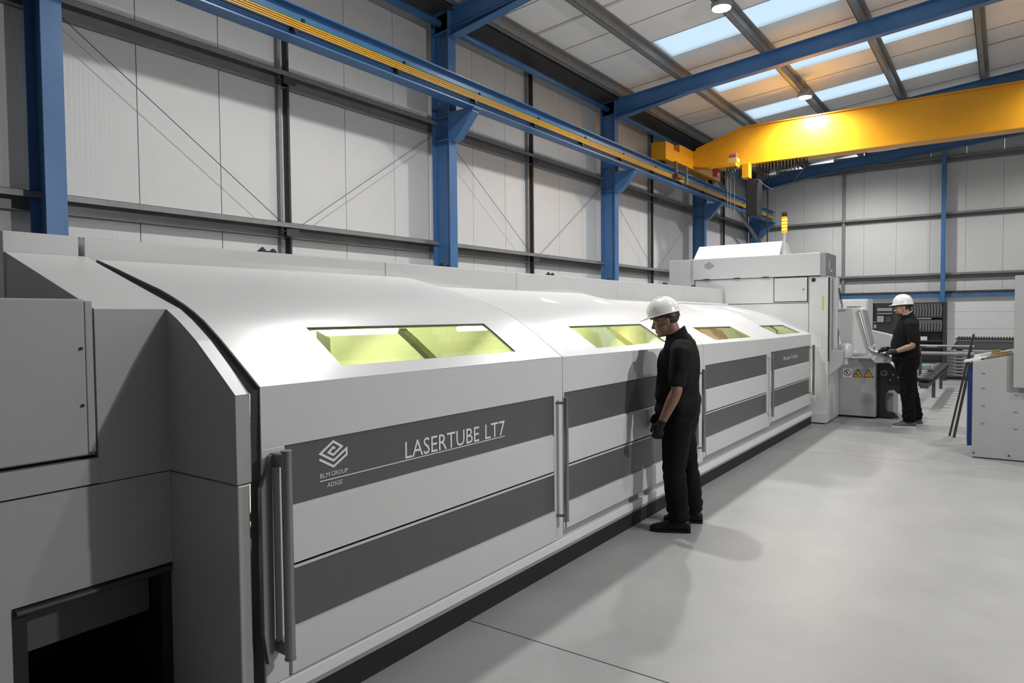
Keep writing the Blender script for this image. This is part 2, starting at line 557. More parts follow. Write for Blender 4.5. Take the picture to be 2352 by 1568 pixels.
# gable posts
tag(MB().ibeam((-1.70, YB - 0.28, 0), (-1.70, YB - 0.28, raf_top(-1.7) - 0.35), 0.2, 0.13, up=(0, 1, 0)).build('gable_post', M['blue']), 'slim blue post standing in front of the back wall', 'post')
MLN = ['grey mullion in the near bay of the left wall', 'grey mullion in the bay between second and third columns', 'grey mullion behind the crane end carriage', 'grey mullion in the last bay of the left wall']
for k, yc in enumerate((6.0, 12.0, 18.0, 24.0)):
    m_ = thing('wall_mullion', (XW + 0.1, yc, 0), MLN[k], 'mullion', 'wall mullions')
    MB().box(XW + 0.002, XW + 0.11, yc + 0.03, yc + 0.06, 0, 6.74).build('post', M['darksteel'], m_)
    MB().box(XW + 0.002, XW + 0.075, yc - 0.09, yc - 0.045, 0, 6.74).build('flange', M['galv'], m_)
    for z in (2.83, 4.86):
        MB().box(XW + 0.201, XW + 0.214, yc - 0.10, yc + 0.10, z - 0.05, z + 0.05).build('cleat', M['darksteel'], m_)
tag(MB().box(-4.78, -4.69, YB - 0.12, YB - 0.002, 2.39, 6.6).build('wall_mullion', M['galv']), 'thin grey mullion on the back wall right of the beacon', 'mullion', 'wall mullions')
# wind brace rods
BN = ['thin bracing rod falling from the first column in the near bay', 'thin bracing rod rising to the second column in the near bay', 'thin bracing rod falling from the second column',
      'thin bracing rod rising to the third column', 'thin bracing rod falling from the third column', 'thin bracing rod rising to the fourth column']
k = 0
for yc in (3.0, 9.0, 15.0):
    for (ya, za, yb_, zb) in ((yc + 0.12, 4.86, yc + 2.84, 2.97), (yc + 3.2, 2.97, yc + 5.85, 4.7)):
        tag(MB().tube([(XW + 0.17, ya, za), (XW + 0.17, yb_, zb)], 0.0045, 6).build('brace_rod', M['darksteel']), BN[k], 'rod', 'wall bracing rods')
        k += 1
# knee brace near the far corner
tag(MB().ibeam((-7.515, 21.10, 6.25), (-7.515, 26.76, 4.25), 0.10, 0.08).build('corner_brace', M['galv']), 'sloping grey brace beside the corner column behind the white tower roof', 'brace')

# ------------------------------------------------------------------ crane runway beam
rb = thing('runway_beam', (-7.14, 12.0, 5.062), 'blue crane runway beam with yellow conductor lines along the left wall', 'crane rail')
MB().ibeam((-7.14, -2.0, 5.062 + 0.2), (-7.14, 26.9, 5.262), 0.40, 0.215, 0.018, 0.012).build('beam', M['blue'], rb)
MB().box(-7.165, -7.115, -2.0, 26.9, 5.462, 5.505).build('rail', M['darksteel'], rb)
for i, z in enumerate((5.176, 5.203, 5.230, 5.257)):
    MB().box(-7.055, -7.035, -2.0, 26.7, z, z + 0.015).build('conductor_bar', M['condy'], rb)
tealm = mat('insulator_teal', (0.02, 0.16, 0.15), 0.5)
MB().box(-7.12, -7.05, -2.0, 26.7, 5.285, 5.305).build('cable_tray', tealm, rb)
for i in range(14):
    yb_ = 1.95 + 1.75 * i
    h = MB()
    h.box(-7.13, -7.058, yb_ - 0.02, yb_ + 0.02, 5.16, 5.30)
    h.prism([(yb_ - 0.04, 5.165), (yb_ + 0.04, 5.165), (yb_ + 0.012, 5.115), (yb_ - 0.012, 5.115)], 'x', -7.07, -7.03)
    h.box(-7.06, -7.03, yb_ + 0.10, yb_ + 0.14, 5.285, 5.32)
    h.build('conductor_holder', M['black'], rb)

# ------------------------------------------------------------------ bridge crane
YG = 18.62
cr = thing('bridge_crane', (-7.1, YG, 5.505), 'yellow overhead bridge crane girder spanning from the left runway beam', 'crane')
g = MB()
g.prism([(-7.0, 5.72), (-6.3, 5.60), (11.0, 5.60), (11.0, 6.53), (-5.62, 6.53), (-6.9, 6.14), (-7.0, 6.10)], 'y', YG - 0.20, YG + 0.20)
g.build('girder', M['yellow'], cr)
g = MB()
g.prism([(-6.95, 5.685), (-6.3, 5.565), (11.0, 5.565), (11.0, 5.60), (-6.3, 5.60), (-6.95, 5.72)], 'y', YG - 0.24, YG + 0.24)
g.build('bottom_flange', M['yellow'], cr)
g = MB()
g.prism([(-6.9, 6.14), (-5.62, 6.53), (11.0, 6.53), (11.0, 6.555), (-5.63, 6.555), (-6.9, 6.165)], 'y', YG - 0.24, YG + 0.24)
g.build('top_flange', M['yellow'], cr)
# end carriage on the rail
MB().box(-7.30, -6.98, 16.55, 20.6, 5.62, 5.90).build('end_carriage', M['yellow'], cr, bevel=0.01)
MB().box(-7.34, -6.94, 16.45, 16.95, 5.56, 6.0).build('buffer_box', M['yellow'], cr, bevel=0.01)
MB().box(-7.28, -7.0, 17.5, 19.9, 5.90, 6.12).build('saddle', M['yellow'], cr, bevel=0.01)
for yw in (16.75, 20.3):
    MB().cyl((-7.20, yw, 5.635), (-7.08, yw, 5.635), 0.13, 20).build('wheel', M['darksteel'], cr)
for yw in (17.2, 17.9):
    MB().box(-7.02, -6.95, yw - 0.02, yw + 0.02, 5.16, 5.62).build('collector_arm', M['galv'], cr)
MB().box(-7.06, -6.90, 17.1, 17.5, 5.20, 5.30).build('collector_shoe', mat('collector_brown', (0.16, 0.06, 0.02), 0.5), cr)
# hoist trolley hanging from the lower flange
MB().box(-6.42, -5.72, YG - 0.55, YG - 0.22, 5.50, 5.60).build('trolley_plate', M['yellow'], cr, bevel=0.008)
MB().box(-5.95, -5.70, YG - 0.52, YG - 0.28, 5.60, 5.72).build('gear_box', mat('hoist_cream', (0.72, 0.52, 0.16), 0.4), cr, bevel=0.01)
MB().cyl((-5.92, YG - 0.40, 5.78), (-5.74, YG - 0.40, 5.78), 0.085, 18).build('siren', M['pink'], cr)
MB().box(-5.60, -5.42, YG - 0.45, YG - 0.2, 5.18, 5.56).build('control_box', M['yellow'], cr, bevel=0.01)
MB().box(-6.35, -6.22, YG - 0.5, YG - 0.3, 5.30, 5.50).build('limit_box', M['red'], cr, bevel=0.008)
h = MB()
for i in range(7):
    xx = -6.15 + 0.07 * i
    h.tube([(xx, YG - 0.40, 5.50), (xx + 0.02, YG - 0.42, 5.38), (xx + 0.10, YG - 0.40, 5.24 + 0.02 * (i % 3)), (xx + 0.16, YG - 0.38, 5.36), (xx + 0.16, YG - 0.38, 5.5)], 0.012, 6)
h.build('cable_loop', mat('cable_grey', (0.10, 0.10, 0.10), 0.5), cr)
h = MB().box(-5.60, -5.30, YG - 0.1, YG + 0.35, 4.25, 5.20)
h.build('hoist_body', M['black'], cr, bevel=0.02)
for xx in (-5.98, -5.90, -5.80):
    MB().tube([(xx, YG - 0.4, 5.5), (xx, YG - 0.4, 4.25)], 0.007, 6).build('lifting_rope', M['galv'], cr)
MB().tube([(-5.12, YG + 0.2, 5.3), (-5.13, YG + 0.2, 2.4)], 0.018, 8).build('pendant_cable', M['black'], cr)
# festoon cable loops
for i in range(15):
    xx = -5.32 + 0.083 * i
    dep = 0.46 - 0.018 * i
    pts = [(xx + 0.06 * (t / 8.0), YG - 0.10 + 0.03 * math.sin(i), 5.56 - dep * (1 - (2 * t / 8.0 - 1) ** 4)) for t in range(9)]
    MB().tube(pts, 0.014, 6).build('festoon_loop', M['black'], cr)
pts = [(-5.25 + 1.2 * t / 14.0, YG - 0.15, 5.48 - 0.62 * (1 - (2 * t / 14.0 - 0.85) ** 2 / 1.32) - 0.05 * (1 - t / 14.0)) for t in range(15)]
MB().tube(pts, 0.010, 6).build('slack_cable', M['black'], cr)

# ------------------------------------------------------------------ high bay lamps
LL = {(-4.0, 11.85): 'round lit high bay lamp at the top edge of the picture', (-4.0, 17.85): 'round lit high bay lamp in front of the yellow crane girder'}
def lamp(x, y):
    t = thing('high_bay_lamp', (x, y, LAMP_Z - 0.06), LL.get((x, y), 'round high bay lamp of the hall, outside the picture'), 'lamp', None if (x, y) in LL else 'other high bay lamps')
    rings = []
    for r_, z_ in ((0.16, 0.0), (0.175, 0.02), (0.175, 0.07), (0.13, 0.10), (0.10, 0.17), (0.05, 0.19)):
        rings.append([(x + r_ * math.cos(a), y + r_ * math.sin(a), LAMP_Z + z_) for a in [2 * math.pi * i / 24 for i in range(24)]])
    MB().loft(rings).build('housing', M['lampbody'], t, smooth='auto')
    MB().cyl((x, y, LAMP_Z - 0.012), (x, y, LAMP_Z - 0.001), 0.15, 24).build('lens', M['lens'], t)
    MB().tube([(x, y, LAMP_Z + 0.18), (x, y, roof_z(x) - 0.002)], 0.008, 6).build('hanger', M['galv'], t)
    for i in range(8):
        a = 2 * math.pi * i / 8
        MB().box(x + 0.12 * math.cos(a) - 0.004, x + 0.12 * math.cos(a) + 0.004, y + 0.12 * math.sin(a) - 0.03, y + 0.12 * math.sin(a) + 0.03, LAMP_Z + 0.10, LAMP_Z + 0.15).build('fin', M['lampbody'], t)
    ld = bpy.data.lights.new('high_bay_light', 'SPOT')
    ld.energy = LAMP_W[x]
    ld.spot_size = math.radians(166)
    ld.spot_blend = 0.75
    ld.shadow_soft_size = 0.14
    ld.color = (1.0, 0.99, 0.97)
    lo = bpy.data.objects.new('high_bay_light', ld)
    COL.objects.link(lo)
    lo.location = (x, y, LAMP_Z - 0.06)
    lo.parent = t
    lo.matrix_parent_inverse = Matrix.Translation(-WL[t.name])
    return t
for lx in LAMP_ROWS:
    for ly in LAMP_Y:
        lamp(lx, ly)

# ------------------------------------------------------------------ tripod floodlight beyond the right edge of the frame
fl = thing('tripod_floodlight', (KEY_POS[0], KEY_POS[1], 0), 'tall tripod floodlight lighting the hood doors from outside the picture', 'floodlight')
kx, ky, kz = KEY_POS
for i in range(3):
    a = 0.4 + 2 * math.pi * i / 3
    MB().tube([(kx + 0.75 * math.cos(a), ky + 0.75 * math.sin(a), 0.0), (kx + 0.03 * math.cos(a), ky + 0.03 * math.sin(a), 1.15)], 0.014, 8).build('leg', M['black'], fl)
MB().tube([(kx + 0.20, ky, 0.5), (kx + 0.20, ky, 0.52)], 0.01, 8).build('knob', M['black'], fl)
MB().tube([(kx + 0.02, ky, 0.45), (kx + 0.12, ky, kz)], 0.017, 10).build('pole', M['black'], fl)
rings = []
for d_, r_ in ((0.02, 0.16), (0.10, 0.15), (0.20, 0.09), (0.36, 0.075), (0.42, 0.07)):
    rings.append([(kx + d_, ky + r_ * math.cos(t), kz + r_ * math.sin(t)) for t in [2 * math.pi * i / 20 for i in range(20)]])
MB().loft(rings).build('head', M['black'], fl, smooth='auto')
MB().cyl((kx + 0.02, ky, kz), (kx + 0.012, ky, kz), 0.14, 20).build('lens', M['lens'], fl)
ld = bpy.data.lights.new('flood_light', 'SPOT')
ld.energy = KEY_W
ld.spot_size = math.radians(165)
ld.spot_blend = 0.3
ld.shadow_soft_size = 0.07
lo = bpy.data.objects.new('flood_light', ld)
COL.objects.link(lo)
lo.location = (kx - 0.08, ky, kz)
lo.rotation_euler = (Vector((-2.4, 5.6, 1.0)) - Vector(KEY_POS)).to_track_quat('-Z', 'Y').to_euler()
lo.parent = fl
lo.matrix_parent_inverse = Matrix.Translation(-WL[fl.name])
# ================================================================== LASER TUBE MACHINE
XD = -2.38
mc = thing('laser_tube_machine', (-3.0, 6.4, 0), 'long light grey tube laser machine with curved hood and green windows', 'machine')
NEARP = [(-2.38, 1.404), (-2.45, 1.455), (-2.539, 1.518), (-2.634, 1.585), (-2.70, 1.628), (-2.753, 1.662), (-2.83, 1.702), (-2.912, 1.738), (-3.0, 1.771), (-3.105, 1.807), (-3.3, 1.861), (-3.5, 1.918), (-3.70, 1.972)]
FARP = [(-2.38, 1.366), (-2.45, 1.396), (-2.539, 1.434), (-2.634, 1.475), (-2.70, 1.505), (-2.753, 1.53), (-2.83, 1.564), (-2.912, 1.600), (-3.0, 1.640), (-3.105, 1.683), (-3.3, 1.742), (-3.5, 1.785), (-3.70, 1.822)]
def scaled(f, t):
    return [(x, f + (z - 1.404) * (t - f) / 0.568) for x, z in NEARP]
P2 = scaled(1.386, 1.911)
P3 = [(a[0], 0.6 * a[1] + 0.4 * b[1]) for a, b in zip(scaled(1.368, 1.855), FARP)]
P3 = [(x, z + (1.852 - P3[-1][1]) * (i / 12.0) ** 2) for i, (x, z) in enumerate(P3)]
STN = [(1.64, NEARP), (3.80, NEARP), (4.28, P2), (6.45, P2), (7.05, P3), (11.1, FARP)]
def prof_at(y):
    if y <= STN[0][0]:
        return STN[0][1]
    for (ya, pa), (yb_, pb) in zip(STN, STN[1:]):
        if y <= yb_:
            t = (y - ya) / (yb_ - ya)
            if yb_ - ya < 0.7:
                t = t * t * (3 - 2 * t)
            # the shoulder moves only near the back edge
            return [(a[0], a[1] + (b[1] - a[1]) * t) for a, b in zip(pa, pb)]
    return FARP
DOORS = [  # y0, y1, band y0, band y1, window y0,y1, levels
    (1.64, 3.915, 1.752, 3.81, 2.115, 3.488, (1.404, 1.155, 0.905, 0.655, 0.400, 0.200)),
    (3.925, 6.535, 3.945, 6.40, 4.53, 5.81, (1.386, 1.164, 0.918, 0.676, 0.425, 0.245)),
    (6.545, 8.865, 6.60, 8.745, 7.08, 8.31, (1.367, 1.178, 0.941, 0.710, 0.464, 0.280)),
    (8.875, 11.10, 8.925, 11.02, 9.51, 10.74, (1.366, 1.198, 0.965, 0.716, 0.485, 0.310)),
]
DL = ['nearest hood door carrying the large lettering', 'second hood door, beside the standing worker', 'third hood door, right of the standing worker', 'farthest hood door, next to the tower']
WI0, WI1 = 1, 4     # profile index range of the window opening
def off(p, d):
    # inward offset of a profile
    out = []
    for i in range(len(p)):
        a = p[max(0, i - 1)]; b = p[min(len(p) - 1, i + 1)]
        tx, tz = b[0] - a[0], b[1] - a[1]
        l = math.hypot(tx, tz)
        out.append((p[i][0] + tz / l * -d, p[i][1] + tx / l * d))
    return out
HY = [1.70, 3.868, 6.40, 8.80, 11.03]
for k, (y0, y1, b0, b1, w0, w1, lv) in enumerate(DOORS):
    # stations
    st = [y0, w0, w1, y1] + [s for s in (3.80, 3.9, 4.0, 4.1, 4.2, 4.28, 6.45, 6.6, 6.75, 6.9, 7.05) if y0 + 0.02 < s < y1 - 0.02 and not (w0 - 0.01 < s < w1 + 0.01)]
    st += [y0 + (w0 - y0) * 0.5, w0 + (w1 - w0) * 0.5, w1 + (y1 - w1) * 0.5]
    st = sorted(set(round(s, 4) for s in st))
    mb = MB()
    th = 0.018
    for inner in (0, 1):
        rows = []
        for s in st:
            p = prof_at(s)
            if inner:
                p = off(p, th)
            rows.append([(x, s, z) for x, z in p])
        n = len(rows[0])
        base = len(mb.v)
        mb.v += [q for r in rows for q in r]
        for i in range(len(st) - 1):
            for j in range(n - 1):
                ym = (st[i] + st[i + 1]) / 2
                if w0 < ym < w1 and WI0 <= j < WI1:
                    continue
                q = (base + i * n + j, base + i * n + j + 1, base + (i + 1) * n + j + 1, base + (i + 1) * n + j)
                mb.f.append(q if not inner else q[::-1])
    # close the window reveal and the ends
    n = len(NEARP)
    NS = len(st)
    def V(inner, i, j):
        return inner * NS * n + i * n + j
    i0, i1 = st.index(round(w0, 4)), st.index(round(w1, 4))
    for j in range(WI0, WI1):
        for ii in (i0, i1):
            mb.f.append((V(0, ii, j), V(0, ii, j + 1), V(1, ii, j + 1), V(1, ii, j)))
    for i in range(i0, i1):
        for jj in (WI0, WI1):
            mb.f.append((V(0, i, jj), V(0, i + 1, jj), V(1, i + 1, jj), V(1, i, jj)))
    for j in range(n - 1):
        for ii in (0, NS - 1):
            mb.f.append((V(0, ii, j), V(0, ii, j + 1), V(1, ii, j + 1), V(1, ii, j)))
    for i in range(NS - 1):
        mb.f.append((V(0, i, n - 1), V(0, i + 1, n - 1), V(1, i + 1, n - 1), V(1, i, n - 1)))
    door = mb.build('hood_door', M['mwhite'], mc, smooth='auto')
    door['label'] = DL[k]
    # upright front of the door: apron, side strips and backing
    fo0, fo1 = prof_at(y0)[0][1], prof_at(y1)[0][1]
    ap = MB()
    ap.add([(XD - 0.02, y0, lv[1]), (XD, y0, lv[1]), (XD, y1, lv[1]), (XD - 0.02, y1, lv[1]), (XD - 0.02, y0, fo0), (XD, y0, fo0), (XD, y1, fo1), (XD - 0.02, y1, fo1)],
           [(0, 3, 2, 1), (4, 5, 6, 7), (0, 1, 5, 4), (1, 2, 6, 5), (2, 3, 7, 6), (3, 0, 4, 7)])
    ap.build('apron', M['mpanel'], door)
    MB().box(XD - 0.035, XD - 0.02, y0, y1, lv[5], lv[1]).build('backing', M['mdark'], door)
    if b0 - y0 > 0.012:
        MB().box(XD - 0.02, XD, y0, b0 - 0.003, lv[5], lv[1]).build('side_strip', M['mpanel'], door, bevel=0.003)
    if y1 - b1 > 0.012:
        MB().box(XD - 0.02, XD, b1 + 0.003, y1, lv[5], lv[1]).build('side_strip', M['mpanel'], door, bevel=0.003)
    for (zt, zb) in ((lv[1], lv[2]), (lv[3], lv[4])):
        MB().box(XD - 0.02, XD - 0.008, b0, b1, zb, zt - 0.004).build('dark_band', M['mdark'], door)
    for (zt, zb) in ((lv[2], lv[3]), (lv[4], lv[5])):
        pb = MB()
        e = 0.016 if zt > 0.6 else 0.004
        yA, yB_ = b0 + 0.001, b1 - 0.001
        pb.add([(XD - 0.019, yA, zb + 0.004), (XD - 0.019, yB_, zb + 0.004), (XD - 0.019, yB_, zt), (XD - 0.019, yA, zt),
                (XD + 0.008, yA + 0.006, zb + 0.010), (XD + 0.008, yB_ - e, zb + 0.010), (XD + 0.008, yB_ - e, zt - e), (XD + 0.008, yA + 0.006, zt - e)],
               [(0, 1, 2, 3), (4, 5, 6, 7), (0, 1, 5, 4), (1, 2, 6, 5), (2, 3, 7, 6), (3, 0, 4, 7)])
        pb.build('light_panel', M['mpanel'], door)
    # lower lip of the dark mid line
    MB().box(XD - 0.02, XD - 0.002, b0, b1, lv[3] - 0.016, lv[3] - 0.004).build('trim_lip', M['mpanel'], door)
    # window pane and gasket
    pr0 = off(prof_at((w0 + w1) / 2), 0.012)
    pane = MB()
    rows = []
    for s in (w0 + 0.001, (w0 + w1) / 2, w1 - 0.001):
        p = off(prof_at(s), 0.013)
        rows.append([(x, s, z) for x, z in p[WI0:WI1 + 1]])
    pane.loft(rows, caps=False, closed=False)
    if k < 2:
        ym_ = (2.775, 5.20)[k]
        mu = MB()
        pm = off(prof_at(ym_), 0.022)[WI0:WI1 + 1]
        mu.loft([[(x, ym_ - 0.026, z) for x, z in pm], [(x, ym_ + 0.026, z) for x, z in pm]], caps=False, closed=False)
        pm2 = off(prof_at(ym_), 0.050)[WI0:WI1 + 1]
        mu.loft([[(x, ym_ - 0.026, z) for x, z in pm2], [(x, ym_ + 0.026, z) for x, z in pm2]], caps=False, closed=False)
        for yy_ in (ym_ - 0.026, ym_ + 0.026):
            mu.loft([[(x, yy_, z) for x, z in pm], [(x, yy_, z) for x, z in pm2]], caps=False, closed=False)
        mu.build('window_mullion', (M['innerd'], M['inner'])[k], door)
    pane.build('window_pane', M['glassgreen'], door, recalc=False)
    gk = MB()
    pt = off(prof_at((w0 + w1) / 2), 0.006)
    for jj in (WI0, WI1):
        q = pt[jj]
        gk.tube([(q[0], w0, off(prof_at(w0), 0.006)[jj][1]), (q[0], w1, off(prof_at(w1), 0.006)[jj][1])], 0.005 if jj == WI1 else 0.003, 6)
    for s in (w0, w1):
        p = off(prof_at(s), 0.006)
        gk.tube([(p[j][0], s, p[j][1]) for j in range(WI0, WI1 + 1)], 0.004, 6)
    gk.build('window_gasket', M['rubber_shade'], door)
# handles
for k, hy in enumerate(HY):
    zt = (1.145, 1.135, 1.148, 1.168, 1.20)[k]
    zb = (0.32, 0.335, 0.375, 0.415, 0.465)[k]
    hx = XD + (0.075 if k == 0 else 0.055)
    h = thing('door_handle', (hx, hy, zb), '', '')
    del h['label'], h['category']
    h.parent = mc
    h.matrix_parent_inverse = Matrix.Translation(-WL[mc.name])
    r_ = 0.021 if k == 0 else 0.017
    MB().tube([(hx, hy, zb), (hx, hy, zt)], r_, 14).build('grip', M['handle'], h, smooth='auto')
    MB().tube([(hx, hy, zt), (hx, hy, zt + 0.006)], r_ + 0.002, 14).build('end_cap', M['handle'], h, smooth='auto')
    MB().tube([(hx, hy, zb - 0.006), (hx, hy, zb)], r_ + 0.002, 14).build('end_cap', M['handle'], h, smooth='auto')
    if k == 0:
        # heavy angled bracket and twin backing bar of the first door
        b = MB()
        b.prism([(1.622, 1.00), (1.668, 1.13), (1.71, 1.138), (1.71, 1.085), (1.672, 1.08), (1.668, 0.36), (1.64, 0.30), (1.622, 0.42)], 'x', XD - 0.005, XD + 0.022)
        b.build('bracket', M['handle'], h)
        MB().box(XD + 0.002, hx, hy - 0.022, hy + 0.018, 1.085, 1.138).build('standoff', M['handle'], h, bevel=0.004)
        MB().box(XD + 0.002, hx, hy - 0.022, hy + 0.018, 0.335, 0.385).build('standoff', M['handle'], h, bevel=0.004)
        MB().box(XD + 0.022, XD + 0.036, 1.672, 1.695, 0.385, 1.085).build('rear_bar', M['mgrey'], h)
    else:
        for z in (zt - 0.03, zb + 0.03):
            MB().tube([(XD, hy - 0.03, z), (hx, hy, z)], 0.010, 8).build('standoff', M['handle'], h)
# sill, recessed strip, plinth
MB().box(-2.46, XD + 0.006, 1.66, 11.18, 0.137, 0.196).build('sill', M['msill'], mc, bevel=0.006)
MB().box(-2.44, XD + 0.000, 1.66, 11.18, 0.117, 0.136).build('sill_lip', M['mgrey'], mc)
MB().box(-2.44, XD - 0.03, 3.93, 11.18, 0.196, 0.33).build('kick_strip', M['mgrey'], mc)  # mid grey puts the shade below the doors into the colour
MB().box(-3.9, -2.388, 1.66, 11.18, 0.0, 0.117).build('plinth', M['plinth'], mc)
# rear panels behind the hood
segs = [(1.60, 3.67), (3.67, 5.36), (5.36, 7.45), (7.45, 9.50), (9.50, 11.26)]
for a, b in segs:
    MB().box(-4.15, -3.752, a + 0.003, b - 0.003, 1.0, 2.083).build('rear_panel', M['mpanel'], mc, bevel=0.004)
MB().box(-4.12, -3.90, 1.645, 11.2, 2.083, 2.10).build('rear_cap', M['mgrey'], mc)
for yc in (2.79, 4.55, 6.25, 7.6, 9.3, 10.4):
    c = MB()
    c.box(-3.96, -3.92, yc - 0.06, yc + 0.06, 2.10, 2.112)
    c.prism([(yc - 0.06, 2.11), (yc - 0.01, 2.11), (yc - 0.035, 2.135)], 'x', -3.95, -3.93)
    c.prism([(yc + 0.02, 2.11), (yc + 0.07, 2.11), (yc + 0.045, 2.13)], 'x', -3.95, -3.93)
    c.build('roof_clip', M['black'], mc)
# white slide rail where the far hood meets the rear panel
MB().tube([(-3.66, 8.6, 1.845), (-3.66, 11.15, 1.825)], 0.018, 8).build('slide_rail', M['mwhite'], mc)
# interior: bed, rear wall, bulkheads, tube lights
MB().box(-3.72, -3.66, 1.68, 11.1, 0.2, 1.74).build('inner_back', M['inner'], mc)
MB().box(-3.66, -2.44, 1.68, 11.1, 0.55, 0.62).build('inner_bed', M['inner'], mc)
for yb_ in (9.25,):
    MB().prism([(-3.6, 0.62), (-2.75, 0.62), (-2.62, 1.40), (-2.95, 1.62), (-3.6, 1.68)], 'y', yb_, yb_ + 0.03).build('bulkhead', M['innerd'], mc)
MB().prism([(2.66, 0.7), (2.80, 0.7), (2.76, 1.55), (2.66, 1.60)], 'x', -3.35, -3.30).build('inner_post', M['inner'], mc)
for (ya, yb_) in ((2.74, 3.42), (4.08, 4.6), (5.88, 6.6), (7.0, 7.6), (8.6, 9.1), (10.9, 11.05)):
    MB().tube([(-3.40, ya, 1.580), (-3.40, yb_, 1.580)], 0.020, 10).build('tube_light', M['tubelight'], mc)
for yl in (2.3, 3.4, 4.8, 5.8, 7.4, 8.5, 10.0):  # one near the orange arm is added to brighten it
    ld = bpy.data.lights.new('inner_light', 'AREA')
    ld.energy = 8.5
    ld.shape = 'RECTANGLE'; ld.size = 0.9; ld.size_y = 0.06
    ld.color = (1, 1, 0.93)
    lo = bpy.data.objects.new('inner_light', ld)
    COL.objects.link(lo)
    lo.location = (-3.30, yl, 1.58)
    lo.rotation_euler = (0, math.radians(-35), math.radians(90))
    lo.parent = mc
    lo.matrix_parent_inverse = Matrix.Translation(-WL[mc.name])
# orange cutting head arm and hose seen through the far windows
a = MB()
a.tube([(-3.15, 8.05, 1.53), (-3.0, 8.30, 1.49), (-2.95, 8.65, 1.42), (-2.93, 8.85, 1.33)], [0.05, 0.065, 0.065, 0.05], 14)
a.build('cutting_arm', M['orange'], mc, smooth='auto')
MB().cyl((-2.93, 8.86, 1.33), (-2.92, 8.88, 1.18), 0.04, 14).build('cutting_head', M['steel'], mc, smooth='auto')
MB().tube([(-2.86, 10.40, 1.53), (-2.80, 10.55, 1.48), (-2.76, 10.68, 1.42), (-2.76, 10.62, 1.37), (-2.79, 10.35, 1.36)], 0.013, 10).build('hose', mat('hose_olive', (0.10, 0.12, 0.03), 0.5), mc, smooth=True)
# lettering and emblem on the first door
XL = XD - 0.0075
RY, UZ = (0, 1, 0), (0, 0, 1)
d0 = bpy.data.objects['hood_door']
text_mesh('LASERTUBE', (XL, 2.447, 0.978), RY, UZ, 0.084, 0.585).build('lettering', M['letter'], d0)
text_mesh('LT7', (XL, 3.088, 0.978), RY, UZ, 0.084, 0.187).build('lettering', M['letter'], d0)
text_mesh('BLM', (XL, 1.928, 0.9835), RY, UZ, 0.0195, 0.053).build('lettering', M['letter'], d0)
text_mesh('GROUP', (XL, 1.990, 0.9835), RY, UZ, 0.0195, 0.092).build('lettering', M['letter'], d0)
text_mesh('ADIGE', (XL, 1.965, 0.938), RY, UZ, 0.0195, 0.086).build('lettering', M['letter'], d0)
stroke_mesh([(1.926, 0.9705), (3.275, 0.9705)], 0.0045, (XL, 0, 0), RY, UZ).build('underline', M['letter'], d0)
LOGO = [(2.013, 1.101), (2.002, 1.1075), (1.976, 1.0885), (2.002, 1.0740), (2.050, 1.104), (2.003, 1.133), (1.932, 1.0895), (2.003, 1.049), (2.077, 1.091), (2.077, 1.064), (2.003, 1.023), (1.926, 1.066)]
stroke_mesh(LOGO, 0.0105, (XL, 0, 0), RY, UZ).build('emblem', M['letter'], d0)
d3 = bpy.data.objects['hood_door.003']
text_mesh('Fiber', (XL, 9.55, 1.058), RY, UZ, 0.050, 0.155).build('lettering', M['letter'], d3)
text_mesh('Laser', (XL, 9.735, 1.058), RY, UZ, 0.050, 0.165).build('lettering', M['letter'], d3)
text_mesh('Technology', (XL, 9.93, 1.048), RY, UZ, 0.060, 0.37).build('lettering', M['letter'], d3)

# ------------------------------------------------------------------ infeed module at the near end
nf = thing('infeed_module', (-3.2, 0.6, 0), 'dark shaded infeed module at the near end of the machine, lower left corner', 'machine')
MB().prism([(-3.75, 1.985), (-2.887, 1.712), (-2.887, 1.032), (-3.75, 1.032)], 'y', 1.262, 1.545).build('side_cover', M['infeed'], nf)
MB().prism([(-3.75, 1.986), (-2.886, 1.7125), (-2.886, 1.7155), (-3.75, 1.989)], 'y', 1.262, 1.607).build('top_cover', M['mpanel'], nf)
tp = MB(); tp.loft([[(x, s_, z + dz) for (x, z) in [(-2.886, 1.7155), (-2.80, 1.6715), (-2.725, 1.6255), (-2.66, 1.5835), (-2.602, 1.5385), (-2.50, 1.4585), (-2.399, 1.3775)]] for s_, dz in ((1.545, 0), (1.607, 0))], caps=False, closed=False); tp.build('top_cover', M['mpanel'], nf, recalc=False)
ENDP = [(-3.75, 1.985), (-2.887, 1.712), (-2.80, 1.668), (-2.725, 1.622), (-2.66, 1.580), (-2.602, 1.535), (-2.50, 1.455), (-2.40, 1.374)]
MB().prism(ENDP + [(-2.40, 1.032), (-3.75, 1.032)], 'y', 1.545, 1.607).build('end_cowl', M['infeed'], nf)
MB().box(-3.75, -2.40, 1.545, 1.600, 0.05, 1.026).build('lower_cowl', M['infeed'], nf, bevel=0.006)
# dark seal strip following the hood profile
sl = MB()
rows = []
for s, d in ((1.607, 0.028), (1.64, 0.010)):
    p = off(NEARP, d)
    rows.append([(x, s, z) for x, z in p] )
rows2 = [[(XD - d, s, 0.2)] + r for (s, d), r in zip(((1.607, 0.05), (1.64, 0.012)), rows)]
sl.loft(rows2, caps=False, closed=False)
sl.build('seal_strip', M['rubber_shade'], nf)
es = MB()  # dark face painted for the unlit end of the hood
es.loft([[(x, 1.6375, z) for x, z in off(NEARP, 0.0015)], [(x, 1.6375, z) for x, z in off(NEARP, 0.06)]], caps=False, closed=False)
es.loft([[(x, 1.6345, z) for x, z in off(NEARP, 0.0015)], [(x, 1.6345, z) for x, z in off(NEARP, 0.06)]], caps=False, closed=False)
es.loft([[(x, 1.6345, z) for x, z in off(NEARP, 0.0015)], [(x, 1.6375, z) for x, z in off(NEARP, 0.0015)]], caps=False, closed=False)
